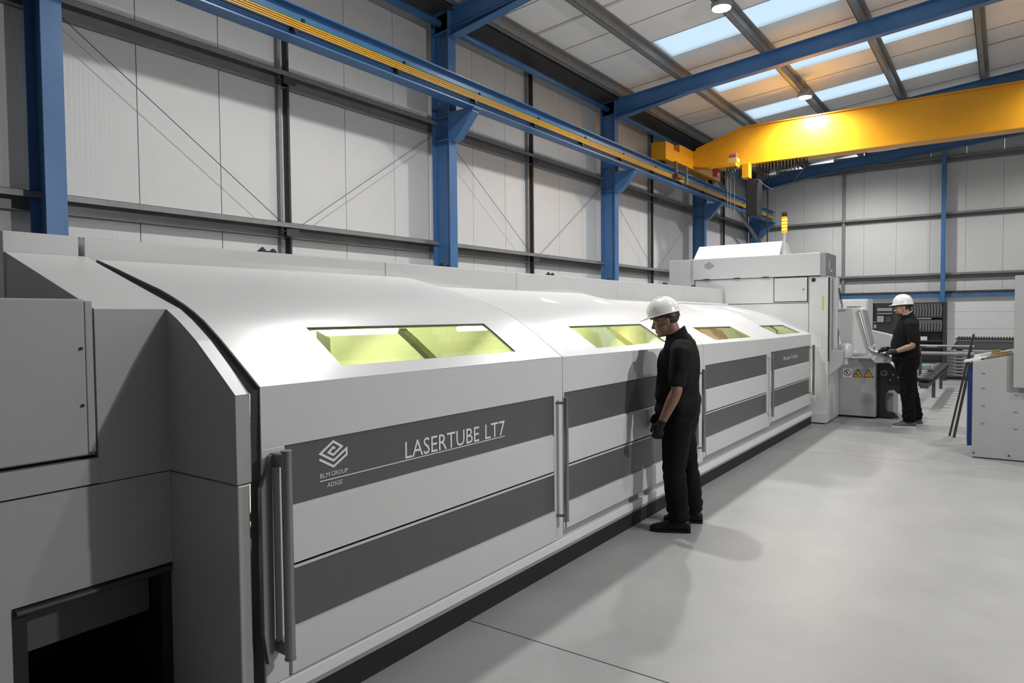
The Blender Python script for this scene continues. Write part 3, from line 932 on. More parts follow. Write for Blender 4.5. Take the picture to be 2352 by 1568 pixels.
es.build('hood_end_shade', M['rubber_shade'], nf)
MB().box(-4.15, -3.752, 1.256, 1.577, 1.0, 2.086).build('rear_panel', M['mpanel'], nf, bevel=0.004)
MB().box(-3.9, -2.55, 1.601, 1.606, 0.1, 1.36).build('gap_shade', M['black'], nf)  # black sheet standing for the shade inside the gap
for z, h_, mm in ((1.14, 0.07, mat('cable_blue', (0.02, 0.05, 0.25), 0.5)), (1.02, 0.05, M['steel']), (0.87, 0.03, M['condy']), (0.80, 0.045, mat('cable_cyan', (0.1, 0.3, 0.6), 0.5))):
    MB().box(-2.47, -2.425, 1.607, 1.632, z, z + h_).build('connector', mm, nf)
# upper box with access panel
MB().box(-3.70, -2.905, -1.4, 1.258, 1.145, 1.735).build('upper_box', M['mgrey'], nf)
MB().box(-2.905, -2.875, -1.4, 1.222, 1.152, 1.752).build('access_panel', M['infeed'], nf, bevel=0.006)
MB().box(-2.905, -2.880, 1.225, 1.252, 1.16, 1.745).build('panel_edge', M['infeed'], nf, bevel=0.003)
for z in (1.563, 1.345):
    MB().cyl((-2.876, 1.205, z), (-2.868, 1.205, z), 0.006, 10).build('screw', M['black'], nf)
for z in (1.60, 1.50, 1.30, 1.22):
    MB().box(-2.93, -2.91, 1.26, 1.275, z, z + 0.03).build('hinge_knuckle', M['galv'], nf)
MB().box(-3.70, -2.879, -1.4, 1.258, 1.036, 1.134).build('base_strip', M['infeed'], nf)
# lower body with the open scrap chute, its shade painted in as dark parts
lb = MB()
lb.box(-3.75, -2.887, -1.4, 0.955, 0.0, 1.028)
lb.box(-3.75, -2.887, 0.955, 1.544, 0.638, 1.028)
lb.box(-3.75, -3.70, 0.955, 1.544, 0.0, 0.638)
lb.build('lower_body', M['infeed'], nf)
MB().box(-3.69, -3.66, 0.956, 1.543, 0.0, 0.636).build('chute_back', M['plinth'], nf)  # black lining holds the shade of the opening
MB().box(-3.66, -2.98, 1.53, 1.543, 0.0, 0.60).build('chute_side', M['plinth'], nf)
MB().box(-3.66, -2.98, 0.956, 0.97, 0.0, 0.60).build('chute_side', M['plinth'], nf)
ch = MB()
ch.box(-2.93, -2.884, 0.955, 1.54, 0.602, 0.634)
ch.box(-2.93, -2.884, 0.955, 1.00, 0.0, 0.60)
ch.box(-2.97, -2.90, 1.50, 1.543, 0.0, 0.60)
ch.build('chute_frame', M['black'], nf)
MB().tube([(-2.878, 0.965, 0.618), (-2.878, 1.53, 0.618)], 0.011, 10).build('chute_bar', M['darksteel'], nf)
MB().box(-3.02, -3.0, 1.002, 1.498, 0.42, 0.60).build('chute_flap', mat('flap_shade_grey', (0.11, 0.11, 0.11), 0.5), nf)  # flap darkened to carry the shade inside the chute
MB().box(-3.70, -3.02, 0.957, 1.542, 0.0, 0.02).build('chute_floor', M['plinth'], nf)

# ================================================================== CUTTING TOWER
tw = thing('cutting_tower', (-3.2, 12.0, 0), 'tall light grey machine tower with an amber beacon on its roof', 'machine')
MB().box(-4.25, -2.462, 11.30, 13.2, 0.10, 1.832).build('lower_body', M['mpanel'], tw, bevel=0.006)
MB().box(-4.25, -2.462, 11.29, 13.2, 1.84, 2.243).build('upper_body', M['mpanel'], tw, bevel=0.006)
MB().box(-2.458, -2.185, 11.30, 12.18, 0.02, 2.238).build('corner_column', M['mpanel'], tw, bevel=0.01)
MB().box(-4.27, -2.289, 11.25, 12.1, 2.25, 2.592).build('head_box', M['mpanel'], tw, bevel=0.006)
MB().box(-2.289, -2.212, 11.27, 12.0, 2.236, 2.585).build('head_end_strip', M['mgrey'], tw)
MB().box(-2.212, -2.196, 11.28, 11.95, 2.234, 2.585).build('head_end_cover', mat('cover_grey', (0.20, 0.20, 0.20), 0.4), tw, bevel=0.006)
e = MB()
e.prism([(11.42, 2.36), (11.46, 2.36), (11.455, 2.47), (11.44, 2.50), (11.425, 2.47)], 'x', -2.1955, -2.1935)
e.box(-2.1955, -2.1935, 11.41, 11.47, 2.335, 2.345)
e.box(-2.1955, -2.1935, 11.50, 11.65, 2.315, 2.335)
e.build('emblem', M['letter'], tw)
MB().box(-4.72, -4.275, 11.32, 12.2, 2.10, 2.60).build('rear_box', M['mlight'], tw, bevel=0.006)
rf = MB()
rf.add([(-4.28, 11.30, 2.595), (-2.90, 11.30, 2.595), (-2.90, 12.1, 2.595), (-4.28, 12.1, 2.595), (-4.30, 11.62, 2.832), (-2.93, 11.62, 2.838), (-2.93, 12.0, 2.832), (-4.30, 12.0, 2.832)],
       [(0, 3, 2, 1), (4, 5, 6, 7), (0, 1, 5, 4), (1, 2, 6, 5), (2, 3, 7, 6), (3, 0, 4, 7)])
rf.build('roof_hatch', M['mwhite'], tw)
# service door with dark shadow gap
MB().box(-2.975, -2.466, 11.284, 11.291, 1.853, 2.240).build('door_gap', M['black'], tw)
sd = MB().box(-2.962, -2.479, 11.272, 11.285, 1.865, 2.228).build('service_door', M['mpanel'], tw, bevel=0.004)
MB().cyl((-2.53, 11.272, 2.045), (-2.53, 11.262, 2.045), 0.012, 12).build('lock', M['galv'], sd)
MB().cyl((-2.39, 11.30, 2.185), (-2.39, 11.285, 2.185), 0.030, 18).build('round_port', M['black'], tw)
for xx in (-4.04, -3.54, -3.09):
    MB().box(xx - 0.05, xx + 0.05, 11.24, 11.26, 2.245, 2.258).build('slot', M['black'], tw)
stroke_logo = [((p[0] - 2.003) * 0.95, (p[1] - 1.08) * 1.0) for p in LOGO]
stroke_mesh(stroke_logo, 0.0075, (-4.0, 11.25, 2.478), (1, 0, 0), (0, 0, 1), ext=0.002).build('emblem', M['letterdk'], tw)
MB().box(-2.268, -2.245, 11.294, 11.302, 1.72, 1.93).build('yellow_strip', mat('strip_yellow', (0.55, 0.55, 0.10), 0.4), tw)
MB().box(-2.184, -2.176, 11.31, 11.40, 0.95, 2.22).build('dark_slot', M['black'], tw)
MB().cyl((-2.140, 11.60, 1.13), (-2.140, 11.60, 2.225), 0.038, 16).build('guide_tube', M['mwhite'], tw, smooth='auto')
MB().prism([(-2.29, 0.02), (-2.19, 0.02), (-2.185, 0.16), (-2.45, 0.16), (-2.40, 0.02)], 'y', 11.24, 11.30).build('foot_plate', M['mpanel'], tw)
# gusset carrying the console arm
MB().prism([(-2.285, 1.125), (-1.975, 1.105), (-1.99, 0.90), (-2.195, 0.705), (-2.258, 0.73)], 'y', 11.36, 11.52).build('gusset', mat('gusset_grey', (0.42, 0.42, 0.42), 0.4), tw, bevel=0.004)
MB().prism([(-2.30, 1.15), (-2.27, 1.15), (-2.27, 1.38), (-2.30, 1.40), (-2.33, 1.40)], 'y', 11.29, 11.36).build('gusset_rib', M['mpanel'], tw)
# beacon
bx, by = -2.86, 11.46
MB().tube([(bx, by, 2.60), (bx, by, 2.68)], 0.042, 16).build('beacon_base', M['mlight'], tw, smooth='auto')
MB().tube([(bx, by, 2.68), (bx, by, 2.95)], 0.021, 12).build('beacon_pole', M['mlight'], tw, smooth='auto')
MB().tube([(bx, by, 2.95), (bx, by, 3.20)], 0.040, 18).build('beacon_lens', M['amber'], tw, smooth='auto')
for z in (2.99, 3.04, 3.09, 3.14):
    MB().tube([(bx, by, z), (bx, by, z + 0.022)], 0.0425, 18).build('beacon_rib', M['amberhot'], tw, smooth='auto')
MB().tube([(bx, by, 3.20), (bx, by, 3.255), (bx, by, 3.275)], [0.042, 0.042, 0.03], 18).build('beacon_cap', M['black'], tw, smooth='auto')
# ================================================================== OPERATOR CONSOLE AND ITS PEDESTAL
pd_ = thing('console_pedestal', (-1.97, 12.55, 0), 'grey sheet metal pedestal with three warning stickers below the operator screen', 'cabinet')
M['sheet'] = mat('sheet_satin', (0.52, 0.52, 0.52), 0.22, metal=0.35, var=0.05, scale=1.5)
MB().box(-2.30, -1.655, 12.22, 13.0, 0.03, 0.93).build('body', M['sheet'], pd_, bevel=0.008)
MB().box(-2.28, -1.66, 12.26, 13.0, 0.0, 0.03).build('plinth', M['plinth'], pd_)
MB().box(-2.24, -1.66, 12.215, 12.6, 0.932, 0.955).build('top_lip', M['mwhite'], pd_)
ys_ = 12.2195
MB().box(-2.128, -1.998, ys_ - 0.0015, ys_, 0.648, 0.785).build('sticker', M['letter'], pd_)
pr = MB()
cx, cz = -2.063, 0.7165
ring = []
for r_ in (0.054, 0.042):
    ring.append([(cx + r_ * math.cos(a), ys_ - 0.003, cz + r_ * math.sin(a)) for a in [2 * math.pi * i / 24 for i in range(24)]])
pr.loft(ring, caps=False)
stroke_mesh([(-0.034, 0.034), (0.034, -0.034)], 0.011, (cx, ys_, cz), (1, 0, 0), (0, 0, 1), ext=0.003, mb=pr)
pr.build('prohibition_ring', mat('sign_red', (0.20, 0.02, 0.05), 0.5), pd_)
fig = stroke_mesh([(-0.012, -0.032), (-0.012, 0.03)], 0.014, (cx, ys_, cz), (1, 0, 0), (0, 0, 1), ext=0.0022)
stroke_mesh([(-0.012, 0.0), (0.018, 0.018)], 0.008, (cx, ys_, cz), (1, 0, 0), (0, 0, 1), ext=0.0022, mb=fig)
fig.build('prohibition_figure', M['letterdk'], pd_)
M['signy'] = mat('sign_yellow', (0.78, 0.60, 0.02), 0.45)
M['signo'] = mat('sign_orange', (0.80, 0.42, 0.02), 0.45)
for k, (xa, xb) in enumerate(((-1.985, -1.838), (-1.834, -1.685))):
    xm_ = (xa + xb) / 2
    t = MB(); t.prism([(xa, 0.652), (xb, 0.652), (xm_, 0.79)], 'y', ys_ - 0.0012, ys_)
    t.build('warning_triangle', M['letterdk'], pd_)
    t = MB(); t.prism([(xa + 0.018, 0.663), (xb - 0.018, 0.663), (xm_, 0.768)], 'y', ys_ - 0.0026, ys_ - 0.0014)
    t.build('warning_field', M['signy'] if k == 0 else M['signo'], pd_)
    if k == 0:
        t = stroke_mesh([(-0.03, 0.030), (0.0, 0.026), (0.02, 0.018)], 0.012, (xm_, ys_, 0.660), (1, 0, 0), (0, 0, 1), ext=0.0034)
        stroke_mesh([(-0.012, 0.052), (-0.004, 0.032)], 0.010, (xm_, ys_, 0.660), (1, 0, 0), (0, 0, 1), ext=0.0034, mb=t)
    else:
        t = stroke_mesh([(0, 0.012), (0, 0.018)], 0.010, (xm_, ys_, 0.660), (1, 0, 0), (0, 0, 1), ext=0.0034)
        stroke_mesh([(-0.03, 0.014), (0.03, 0.014)], 0.004, (xm_, ys_, 0.660), (1, 0, 0), (0, 0, 1), ext=0.0034, mb=t)
        stroke_mesh([(0, 0.03), (0, 0.07)], 0.010, (xm_, ys_, 0.660), (1, 0, 0), (0, 0, 1), ext=0.0034, mb=t)
    t.build('warning_symbol', M['letterdk'], pd_)

cs = thing('operator_console', (-1.95, 12.2, 0.956), 'tilting light grey operator screen with chrome handle in front of the far worker', 'console')
HP = [(-2.216, 1.755), (-2.06, 1.762), (-1.862, 1.762), (-1.83, 1.735), (-1.70, 1.13), (-1.72, 1.06), (-1.80, 1.03), (-1.93, 1.03), (-2.03, 1.10), (-2.12, 1.22), (-2.205, 1.58)]
MB().prism(HP, 'y', 11.98, 12.46).build('screen_housing', M['mpanel'], cs, bevel=0.012)
MB().prism([(-1.846, 1.72), (-1.815, 1.72), (-1.705, 1.16), (-1.73, 1.16)], 'y', 12.03, 12.42).build('screen_bezel', M['mgrey'], cs)
MB().prism([(-2.216, 1.70), (-2.06, 1.71), (-2.06, 1.735), (-2.216, 1.73)], 'y', 11.965, 11.985).build('vent', M['mgrey'], cs)
MB().prism([(-2.05, 1.768), (-1.90, 1.768), (-1.90, 1.778), (-2.05, 1.778)], 'y', 12.0, 12.4).build('top_cap', M['black'], cs)
KP = [(-1.72, 1.085), (-1.68, 1.095), (-1.42, 1.005), (-1.395, 0.965), (-1.43, 0.91), (-1.63, 0.90), (-1.74, 1.02)]
MB().prism(KP, 'y', 11.96, 12.48).build('keypad_tray', M['mpanel'], cs, bevel=0.012)
MB().tube([(-1.862, 11.93, 1.69), (-1.85, 11.93, 1.66), (-1.725, 11.93, 1.16), (-1.705, 11.93, 1.115), (-1.66, 11.93, 1.085), (-1.455, 11.93, 1.015)], 0.020, 12).build('handle', M['steel'], cs, smooth=True)
MB().box(-1.48, -1.44, 11.92, 11.97, 0.985, 1.035).build('handle_mount', M['galv'], cs)
MB().box(-1.88, -1.845, 11.92, 11.985, 1.67, 1.71).build('handle_mount', M['galv'], cs)
MB().tube([(-1.66, 12.05, 1.08), (-1.66, 12.05, 1.15)], 0.012, 10).build('joystick', M['mgrey'], cs)
MB().ball((-1.66, 12.05, 1.165), 0.022).build('joystick_ball', M['mwhite'], cs, smooth=True)
MB().tube([(-1.58, 12.06, 1.05), (-1.58, 12.06, 1.11)], 0.028, 12).build('mushroom_button', M['black'], cs, smooth='auto')
pv = MB()
rings = []
for r_, z_ in ((0.10, 0.98), (0.115, 1.02), (0.115, 1.10), (0.10, 1.17), (0.06, 1.205), (0.0, 1.21)):
    rings.append([(-2.04 + max(r_, 0.001) * math.cos(a), 11.86 + max(r_, 0.001) * math.sin(a), z_) for a in [2 * math.pi * i / 20 for i in range(20)]])
pv.loft(rings)
pv.build('arm_pivot', M['mlight'], cs, smooth='auto')
MB().tube([(-2.05, 11.84, 0.88), (-2.05, 11.84, 0.98)], 0.06, 16).build('pivot_neck', M['mlight'], cs, smooth='auto')
MB().tube([(-2.02, 11.86, 1.06), (-1.88, 11.98, 1.05)], 0.05, 12).build('arm', M['mlight'], cs, smooth='auto')
MB().tube([(-2.20, 12.0, 1.50), (-2.26, 12.02, 1.40), (-2.18, 12.0, 1.28)], 0.012, 8).build('hose', M['black'], cs, smooth=True)
# coiled cable from the column down to the screen
pts = []
for i in range(80):
    t = i / 79.0
    a = t * 2 * math.pi * 11
    pts.append((-2.17 + 0.05 * t + 0.016 * math.cos(a), 12.05 + 0.016 * math.sin(a), 2.08 - 0.32 * t))
tag(MB().tube(pts, 0.006, 5).build('coiled_cable', M['black']), 'coiled black cable hanging down to the operator screen', 'cable')

bp_ = MB()
bp_.prism([(-1.652, 0.02), (-1.652, 0.92), (-1.60, 0.945), (-1.54, 0.93), (-1.33, 0.73), (-1.27, 0.60), (-1.27, 0.42), (-1.36, 0.40), (-1.42, 0.46), (-1.50, 0.445), (-1.56, 0.36), (-1.56, 0.11), (-1.42, 0.10), (-1.35, 0.02)], 'y', 12.36, 12.46)
bk = thing('drive_stand', (-1.47, 12.4, 0), 'black cut-out drive stand between the pedestal and the far worker', 'machine part')
bp_.build('side_plate', mat('stand_black', (0.022, 0.022, 0.022), 0.4), bk)
MB().box(-1.60, -1.44, 12.46, 13.1, 0.0, 0.40).build('inner_box', M['mgrey'], bk)
MB().cyl((-1.56, 12.36, 0.72), (-1.56, 12.345, 0.72), 0.05, 18).build('bearing_ring', M['mgrey'], bk)
MB().cyl((-1.56, 12.345, 0.72), (-1.56, 12.335, 0.72), 0.028, 18).build('bearing_hub', M['darksteel'], bk)
for (bx_, bz_) in ((-1.47, 0.62), (-1.43, 0.70), (-1.36, 0.66), (-1.33, 0.55)):
    MB().cyl((bx_, 12.36, bz_), (bx_, 12.35, bz_), 0.012, 10).build('bolt', M['steel'], bk)
MB().tube([(-1.66, 12.6, 0.80), (-1.28, 12.6, 0.80)], 0.085, 16).build('drum', M['mpanel'], bk, smooth='auto')

# ================================================================== EQUIPMENT BEYOND THE CONSOLE
wc = thing('white_cabinet', (-2.3, 14.3, 0), 'tall white cabinet behind the operator screen', 'cabinet')
MB().box(-2.56, -2.04, 14.0, 14.6, 0.05, 1.93).build('body', M['mwhite'], wc, bevel=0.006)
MB().box(-2.54, -2.06, 13.985, 14.0, 0.10, 1.90).build('door', M['mwhite'], wc, bevel=0.004)
MB().box(-2.09, -2.075, 13.97, 13.985, 1.0, 1.14).build('handle', M['galv'], wc)
MB().box(-2.54, -2.06, 14.02, 14.58, 0.0, 0.05).build('plinth', M['plinth'], wc)
sp = thing('sloped_cover', (-1.9, 13.7, 0), 'grey guard with a sloping top edge behind the far worker\'s chest', 'machine guard')
MB().prism([(-2.18, 1.44), (-1.56, 1.28), (-1.56, 0.70), (-2.18, 0.70)], 'y', 13.5, 13.8).build('panel', mat('guard_grey', (0.48, 0.48, 0.48), 0.4), sp, bevel=0.006)
for xx in (-2.12, -1.66):
    MB().box(xx, xx + 0.06, 13.6, 13.66, 0.0, 0.70).build('leg', M['darksteel'], sp)

rk = thing('tool_rack', (-2.0, 20.2, 0), 'black tool board and rack standing before the back wall behind the far worker', 'rack')
M['rackb'] = mat('rack_black', (0.030, 0.030, 0.030), 0.5)
MB().box(-2.88, -2.02, 20.1, 20.16, 0.72, 1.93).build('board', M['rackb'], rk)
MB().box(-2.02, -1.18, 20.2, 20.24, 0.40, 1.93).build('back_panel', M['rackb'], rk)
for xx in (-2.86, -2.04, -1.26):
    MB().box(xx, xx + 0.08, 20.02, 20.3, 0.0, 1.93).build('upright', M['rackb'], rk)
for z in (1.575, 1.23, 0.82, 0.45):
    MB().box(-1.98, -1.26, 19.95, 20.2, z - 0.03, z).build('shelf', M['rackb'], rk)
for (xa, xb, z0, z1, mm) in ((-2.70, -2.36, 1.72, 1.80, 'mgrey'), (-2.70, -2.36, 1.64, 1.68, 'galv'), (-2.70, -2.55, 1.44, 1.60, 'mgrey'), (-2.50, -2.38, 1.44, 1.58, 'darksteel'), (-2.86, -2.74, 1.42, 1.46, 'galv'), (-2.86, -2.72, 1.28, 1.38, 'mgrey'), (-2.86, -2.72, 1.18, 1.26, 'darksteel')):
    MB().box(xa, xb, 20.04, 20.1, z0, z1).build('tool_holder', M[mm], rk)
JN = 'dark curved clamp jaw on the upper rack shelf behind the far worker'
JN2 = 'dark slanted clamp jaw on the lower rack shelf behind the far worker'
jm = mat('jaw_grey', (0.13, 0.13, 0.13), 0.4)
for r_, (zb_, h_, lab) in enumerate(((1.577, 0.33, JN), (1.232, 0.27, JN2))):
    src = None
    for i in range(11):
        xx = -1.945 + 0.062 * i
        if src is None:
            j = MB()
            j.prism([(xx, zb_), (xx + 0.045, zb_), (xx + 0.058, zb_ + h_ * 0.6), (xx + 0.03 + 0.02 * r_, zb_ + h_), (xx - 0.008, zb_ + h_ * 0.95), (xx + 0.012, zb_ + h_ * 0.55)], 'y', 19.98, 20.14)
            src = j.build('clamp_jaw', jm)
            o = src
        else:
            o = src.copy(); COL.objects.link(o)
            o.location.x += 0.062 * i
        ORD = ['leftmost', 'second', 'third', 'fourth', 'fifth', 'sixth', 'seventh', 'eighth', 'ninth', 'tenth', 'rightmost']
        lab = '%s dark clamp jaw%s on the %s rack shelf behind the far worker' % (ORD[i], '' if i in (0, 10) else ' from the left', ('upper', 'lower')[r_])
        tag(o, lab, 'clamp', 'clamp jaws on the rack, row %s' % ('above' if r_ == 0 else 'below'))
tag(MB().box(-1.98, -1.50, 19.97, 20.16, 1.515, 1.54).build('white_tray', M['mwhite']), 'white tray under the upper row of clamp jaws', 'tray')
tag(MB().box(-1.88, -1.58, 19.97, 20.16, 0.985, 1.08).build('parts_box', M['mlight']), 'light grey parts box on the rack beside the far worker\'s elbow', 'box')
bkts = bpy.data.objects['parts_box']
MB().box(-1.60, -1.36, 19.96, 20.10, 0.822, 0.87).build('tool_tray', M['mgrey'], rk)
MB().box(-1.94, -1.26, 19.95, 20.2, 0.955, 0.985).build('shelf', M['rackb'], rk)

ut = thing('unloading_table', (0.2, 20.9, 0), 'dark grey unloading table with a toothed top edge before the white doors', 'table')
ug = mat('table_grey', (0.10, 0.10, 0.10), 0.45, var=0.1)
MB().prism([(-1.12, 0.74), (2.6, 0.74), (2.6, 0.99), (-0.98, 0.99)], 'y', 20.6, 21.2).build('body', ug, ut, bevel=0.01)
MB().box(-1.02, 2.6, 20.57, 20.6, 0.955, 0.975).build('edge_strip', M['galv'], ut)
MB().box(-1.02, 2.6, 20.62, 21.1, 0.99, 1.02).build('top_plate', M['darksteel'], ut)
src = None
for i in range(40):
    xx = -0.98 + 0.058 * i
    if src is None:
        t = MB(); t.prism([(xx, 1.02), (xx + 0.05, 1.02), (xx + 0.035, 1.062), (xx + 0.012, 1.062)], 'y', 20.64, 21.0)
        src = t.build('tooth', M['darksteel'], ut)
    else:
        o = src.copy(); COL.objects.link(o); o.location.x += 0.058 * i
for xx in (-1.0, 1.0, 2.45):
    MB().box(xx, xx + 0.12, 20.65, 21.1, 0.0, 0.74).build('leg', ug, ut)
MB().box(-1.30, 2.6, 20.55, 21.2, 0.02, 0.06).build('base_rail', M['darksteel'], ut)
PNm = mat('pipe_grey', (0.22, 0.22, 0.22), 0.35, metal=0.5)
for i in range(8):
    z = 0.105 + 0.083 * i
    tag(MB().tube([(-1.28 + 0.02 * (i % 3), 20.5, z), (2.5, 20.5, z)], 0.038, 10).build('steel_pipe', PNm, smooth='auto'), '%s long grey steel pipe of the stack below the unloading table' % ['lowest', 'second lowest', 'third lowest', 'fourth lowest', 'fourth highest', 'third highest', 'second highest', 'topmost'][i], 'pipe', 'pipes stacked below the unloading table')
cv = thing('roller_conveyor', (-1.2, 16.5, 0), 'low dark roller conveyor running back from the far worker', 'conveyor')
MB().box(-1.20, -1.08, 13.9, 18.2, 0.36, 0.44).build('beam', M['darksteel'], cv)
for i in range(9):
    yy = 14.1 + 0.48 * i
    MB().tube([(-1.27, yy, 0.50), (-1.22, yy, 0.50), (-1.06, yy, 0.50), (-1.01, yy, 0.50)], [0.035, 0.06, 0.06, 0.035], 14).build('roller', M['black'], cv, smooth='auto')
    MB().box(-1.17, -1.11, yy - 0.03, yy + 0.03, 0.44, 0.50).build('roller_bracket', M['black'], cv)
for yy in (15.9, 17.8):
    MB().box(-1.17, -1.11, yy, yy + 0.06, 0, 0.36).build('leg', M['darksteel'], cv)
MB().box(-1.30, -1.16, 15.35, 15.5, 0.58, 0.68).build('support_cup', mat('cup_teal', (0.16, 0.28, 0.25), 0.5), cv, bevel=0.02)
MB().box(-1.20, -1.12, 15.38, 15.47, 0.44, 0.58).build('cup_stem', M['darksteel'], cv)
rs_ = thing('feed_rail', (-1.0, 18.2, 0), 'horizontal steel feed rail on posts right of the far worker', 'rail')
MB().tube([(-1.75, 18.2, 0.93), (-0.55, 18.2, 0.93)], 0.022, 10).build('rail', M['steel'], rs_, smooth='auto')
MB().tube([(-1.75, 18.2, 0.76), (-0.55, 18.2, 0.76)], 0.040, 10).build('lower_rail', M['galv'], rs_, smooth='auto')
for xx in (-1.6, -0.65):
    MB().box(xx, xx + 0.06, 18.18, 18.24, 0.0, 0.93).build('post', M['darksteel'], rs_)

# ================================================================== CABINET AT THE RIGHT EDGE
cb = thing('bench_cabinet', (0.16, 9.85, 0), 'grey steel cabinet with a sloping top at the right edge of the picture', 'cabinet')
M['cabg'] = mat('cabinet_grey', (0.36, 0.36, 0.36), 0.42, var=0.03)
MB().prism([(-0.30, 0.012), (0.62, 0.012), (0.62, 1.305), (-0.30, 1.105)], 'y', 9.53, 10.2).build('body', M['cabg'], cb, bevel=0.006)
MB().prism([(-0.29, 0.0), (0.61, 0.0), (0.61, 0.012), (-0.29, 0.012)], 'y', 9.55, 10.18).build('base', M['darksteel'], cb)
MB().box(0.078, 0.60, 9.44, 9.49, 0.835, 2.07).build('side_panel', M['cabg'], cb, bevel=0.006)
MB().box(0.10, 0.58, 9.49, 9.53, 0.9, 1.25).build('panel_bracket', M['darksteel'], cb)
for xx, zs in ((-0.215, (0.97, 0.80, 0.60, 0.40)), (0.09, (0.74, 0.55, 0.36))):
    for z in zs:
        MB().box(xx, xx + 0.035, 9.524, 9.531, z, z + 0.012).build('vent_slot', M['galv'], cb)
for xx in (-0.28, 0.05):
    MB().cyl((xx, 9.53, 0.06), (xx, 9.522, 0.06), 0.01, 10).build('bolt', M['darksteel'], cb)
bpst = thing('blue_upright', (-0.35, 10.42, 0), 'dark blue upright with a pale edge behind the grey cabinet', 'post')
MB().box(-0.378, -0.328, 10.40, 10.46, 0.0, 1.075).build('post', mat('upright_blue', (0.02, 0.05, 0.22), 0.4), bpst)
MB().box(-0.386, -0.378, 10.40, 10.46, 0.05, 0.80).build('pale_edge', mat('edge_pale', (0.35, 0.6, 0.6), 0.5), bpst)
MB().box(-0.378, 0.3, 10.40, 10.46, 1.035, 1.075).build('arm', bpy.data.materials['upright_blue'], bpst)
tag(MB().tube([(-0.60, 11.06, 0.0), (-0.318, 10.30, 1.40)], 0.014, 8).build('steel_bar', M['darksteel']), 'longer dark steel bar leaning behind the grey cabinet', 'bar', 'leaning steel bars')
tag(MB().tube([(-0.545, 10.985, 0.0), (-0.350, 10.355, 1.05)], 0.017, 8).build('steel_bar', M['darksteel']), 'shorter thicker steel bar leaning on the blue upright', 'bar', 'leaning steel bars')
def ctop(x):
    return 1.105 + 0.2174 * (x + 0.30)
def slab(name, xa, xb, ya, yb, lift, th, mm, label, cat, skew=0.0):
    p = [(xa, ctop(xa) + lift), (xb, ctop(xb) + lift), (xb, ctop(xb) + lift + th), (xa, ctop(xa) + lift + th)]
    m_ = MB(); m_.prism(p, 'y', ya, yb)
    if skew:
        m_.v = [(x + skew * (y - ya), y, z) for x, y, z in m_.v]
    return tag(m_.build(name, mm), label, cat)
wood = mat('wood_offcut', (0.36, 0.20, 0.10), 0.6, var=0.2, scale=12)
slab('paper_stack', -0.385, -0.17, 9.60, 9.86, 0.002, 0.022, M['mwhite'], 'white paper stack overhanging the left end of the grey cabinet top', 'paper')
slab('white_carton', -0.30, -0.12, 9.90, 10.12, 0.002, 0.05, M['mwhite'], 'white carton lying behind the paper stack on the grey cabinet', 'box')
slab('wooden_batten', -0.17, 0.10, 9.60, 9.66, 0.002, 0.025, wood, 'brown wooden batten in front on the grey cabinet top', 'batten')
slab('wooden_batten', -0.14, 0.06, 9.72, 9.80, 0.002, 0.045, wood, 'shorter brown wooden batten behind on the grey cabinet top', 'batten')
slab('steel_clamp', -0.20, 0.115, 9.54, 9.565, 0.002, 0.014, M['steel'], 'bright steel clamp bar along the front edge of the grey cabinet top', 'clamp')
slab('steel_clamp', -0.22, 0.05, 9.575, 9.592, 0.002, 0.018, M['black'], 'black clamp bar beside the bright one on the grey cabinet top', 'clamp')
slab('note_pad', 0.0, 0.10, 9.85, 10.0, 0.002, 0.05, M['mwhite'], 'small white notepad at the right end of the grey cabinet top', 'paper')
slab('green_packet', -0.13, -0.05, 9.84, 9.92, 0.002, 0.075, mat('packet_green', (0.25, 0.30, 0.08), 0.5), 'small olive packet among the battens on the grey cabinet', 'packet')
# ================================================================== PEOPLE
def remesh(mb, voxel, smooth=3):
    me = bpy.data.meshes.new('tmp')
    me.from_pydata([tuple(p) for p in mb.v], [], mb.f)
    bm = bmesh.new(); bm.from_mesh(me)
    bmesh.ops.recalc_face_normals(bm, faces=bm.faces)
    bm.to_mesh(me); bm.free()
    ob = bpy.data.objects.new('tmp', me)
    COL.objects.link(ob)
    md = ob.modifiers.new('r', 'REMESH'); md.mode = 'VOXEL'; md.voxel_size = voxel; md.adaptivity = 0.0
    if smooth:
        sm = ob.modifiers.new('s', 'SMOOTH'); sm.factor = 0.5; sm.iterations = smooth
    dg = bpy.context.evaluated_depsgraph_get()
    out = bpy.data.meshes.new_from_object(ob.evaluated_get(dg))
    bpy.data.objects.remove(ob)
    bpy.data.meshes.remove(me)
    return out

class Frame:
    """person frame: f forward, s left, u up"""
    def __init__(s, base, fwd):
        s.b = Vector((base[0], base[1], 0))
        s.f = Vector((fwd[0], fwd[1], 0)).normalized()
        s.l = Vector((0, 0, 1)).cross(s.f)
        s.u = Vector((0, 0, 1))
    def __call__(s, p):
        return s.b + s.f * p[0] + s.l * p[1] + s.u * p[2]

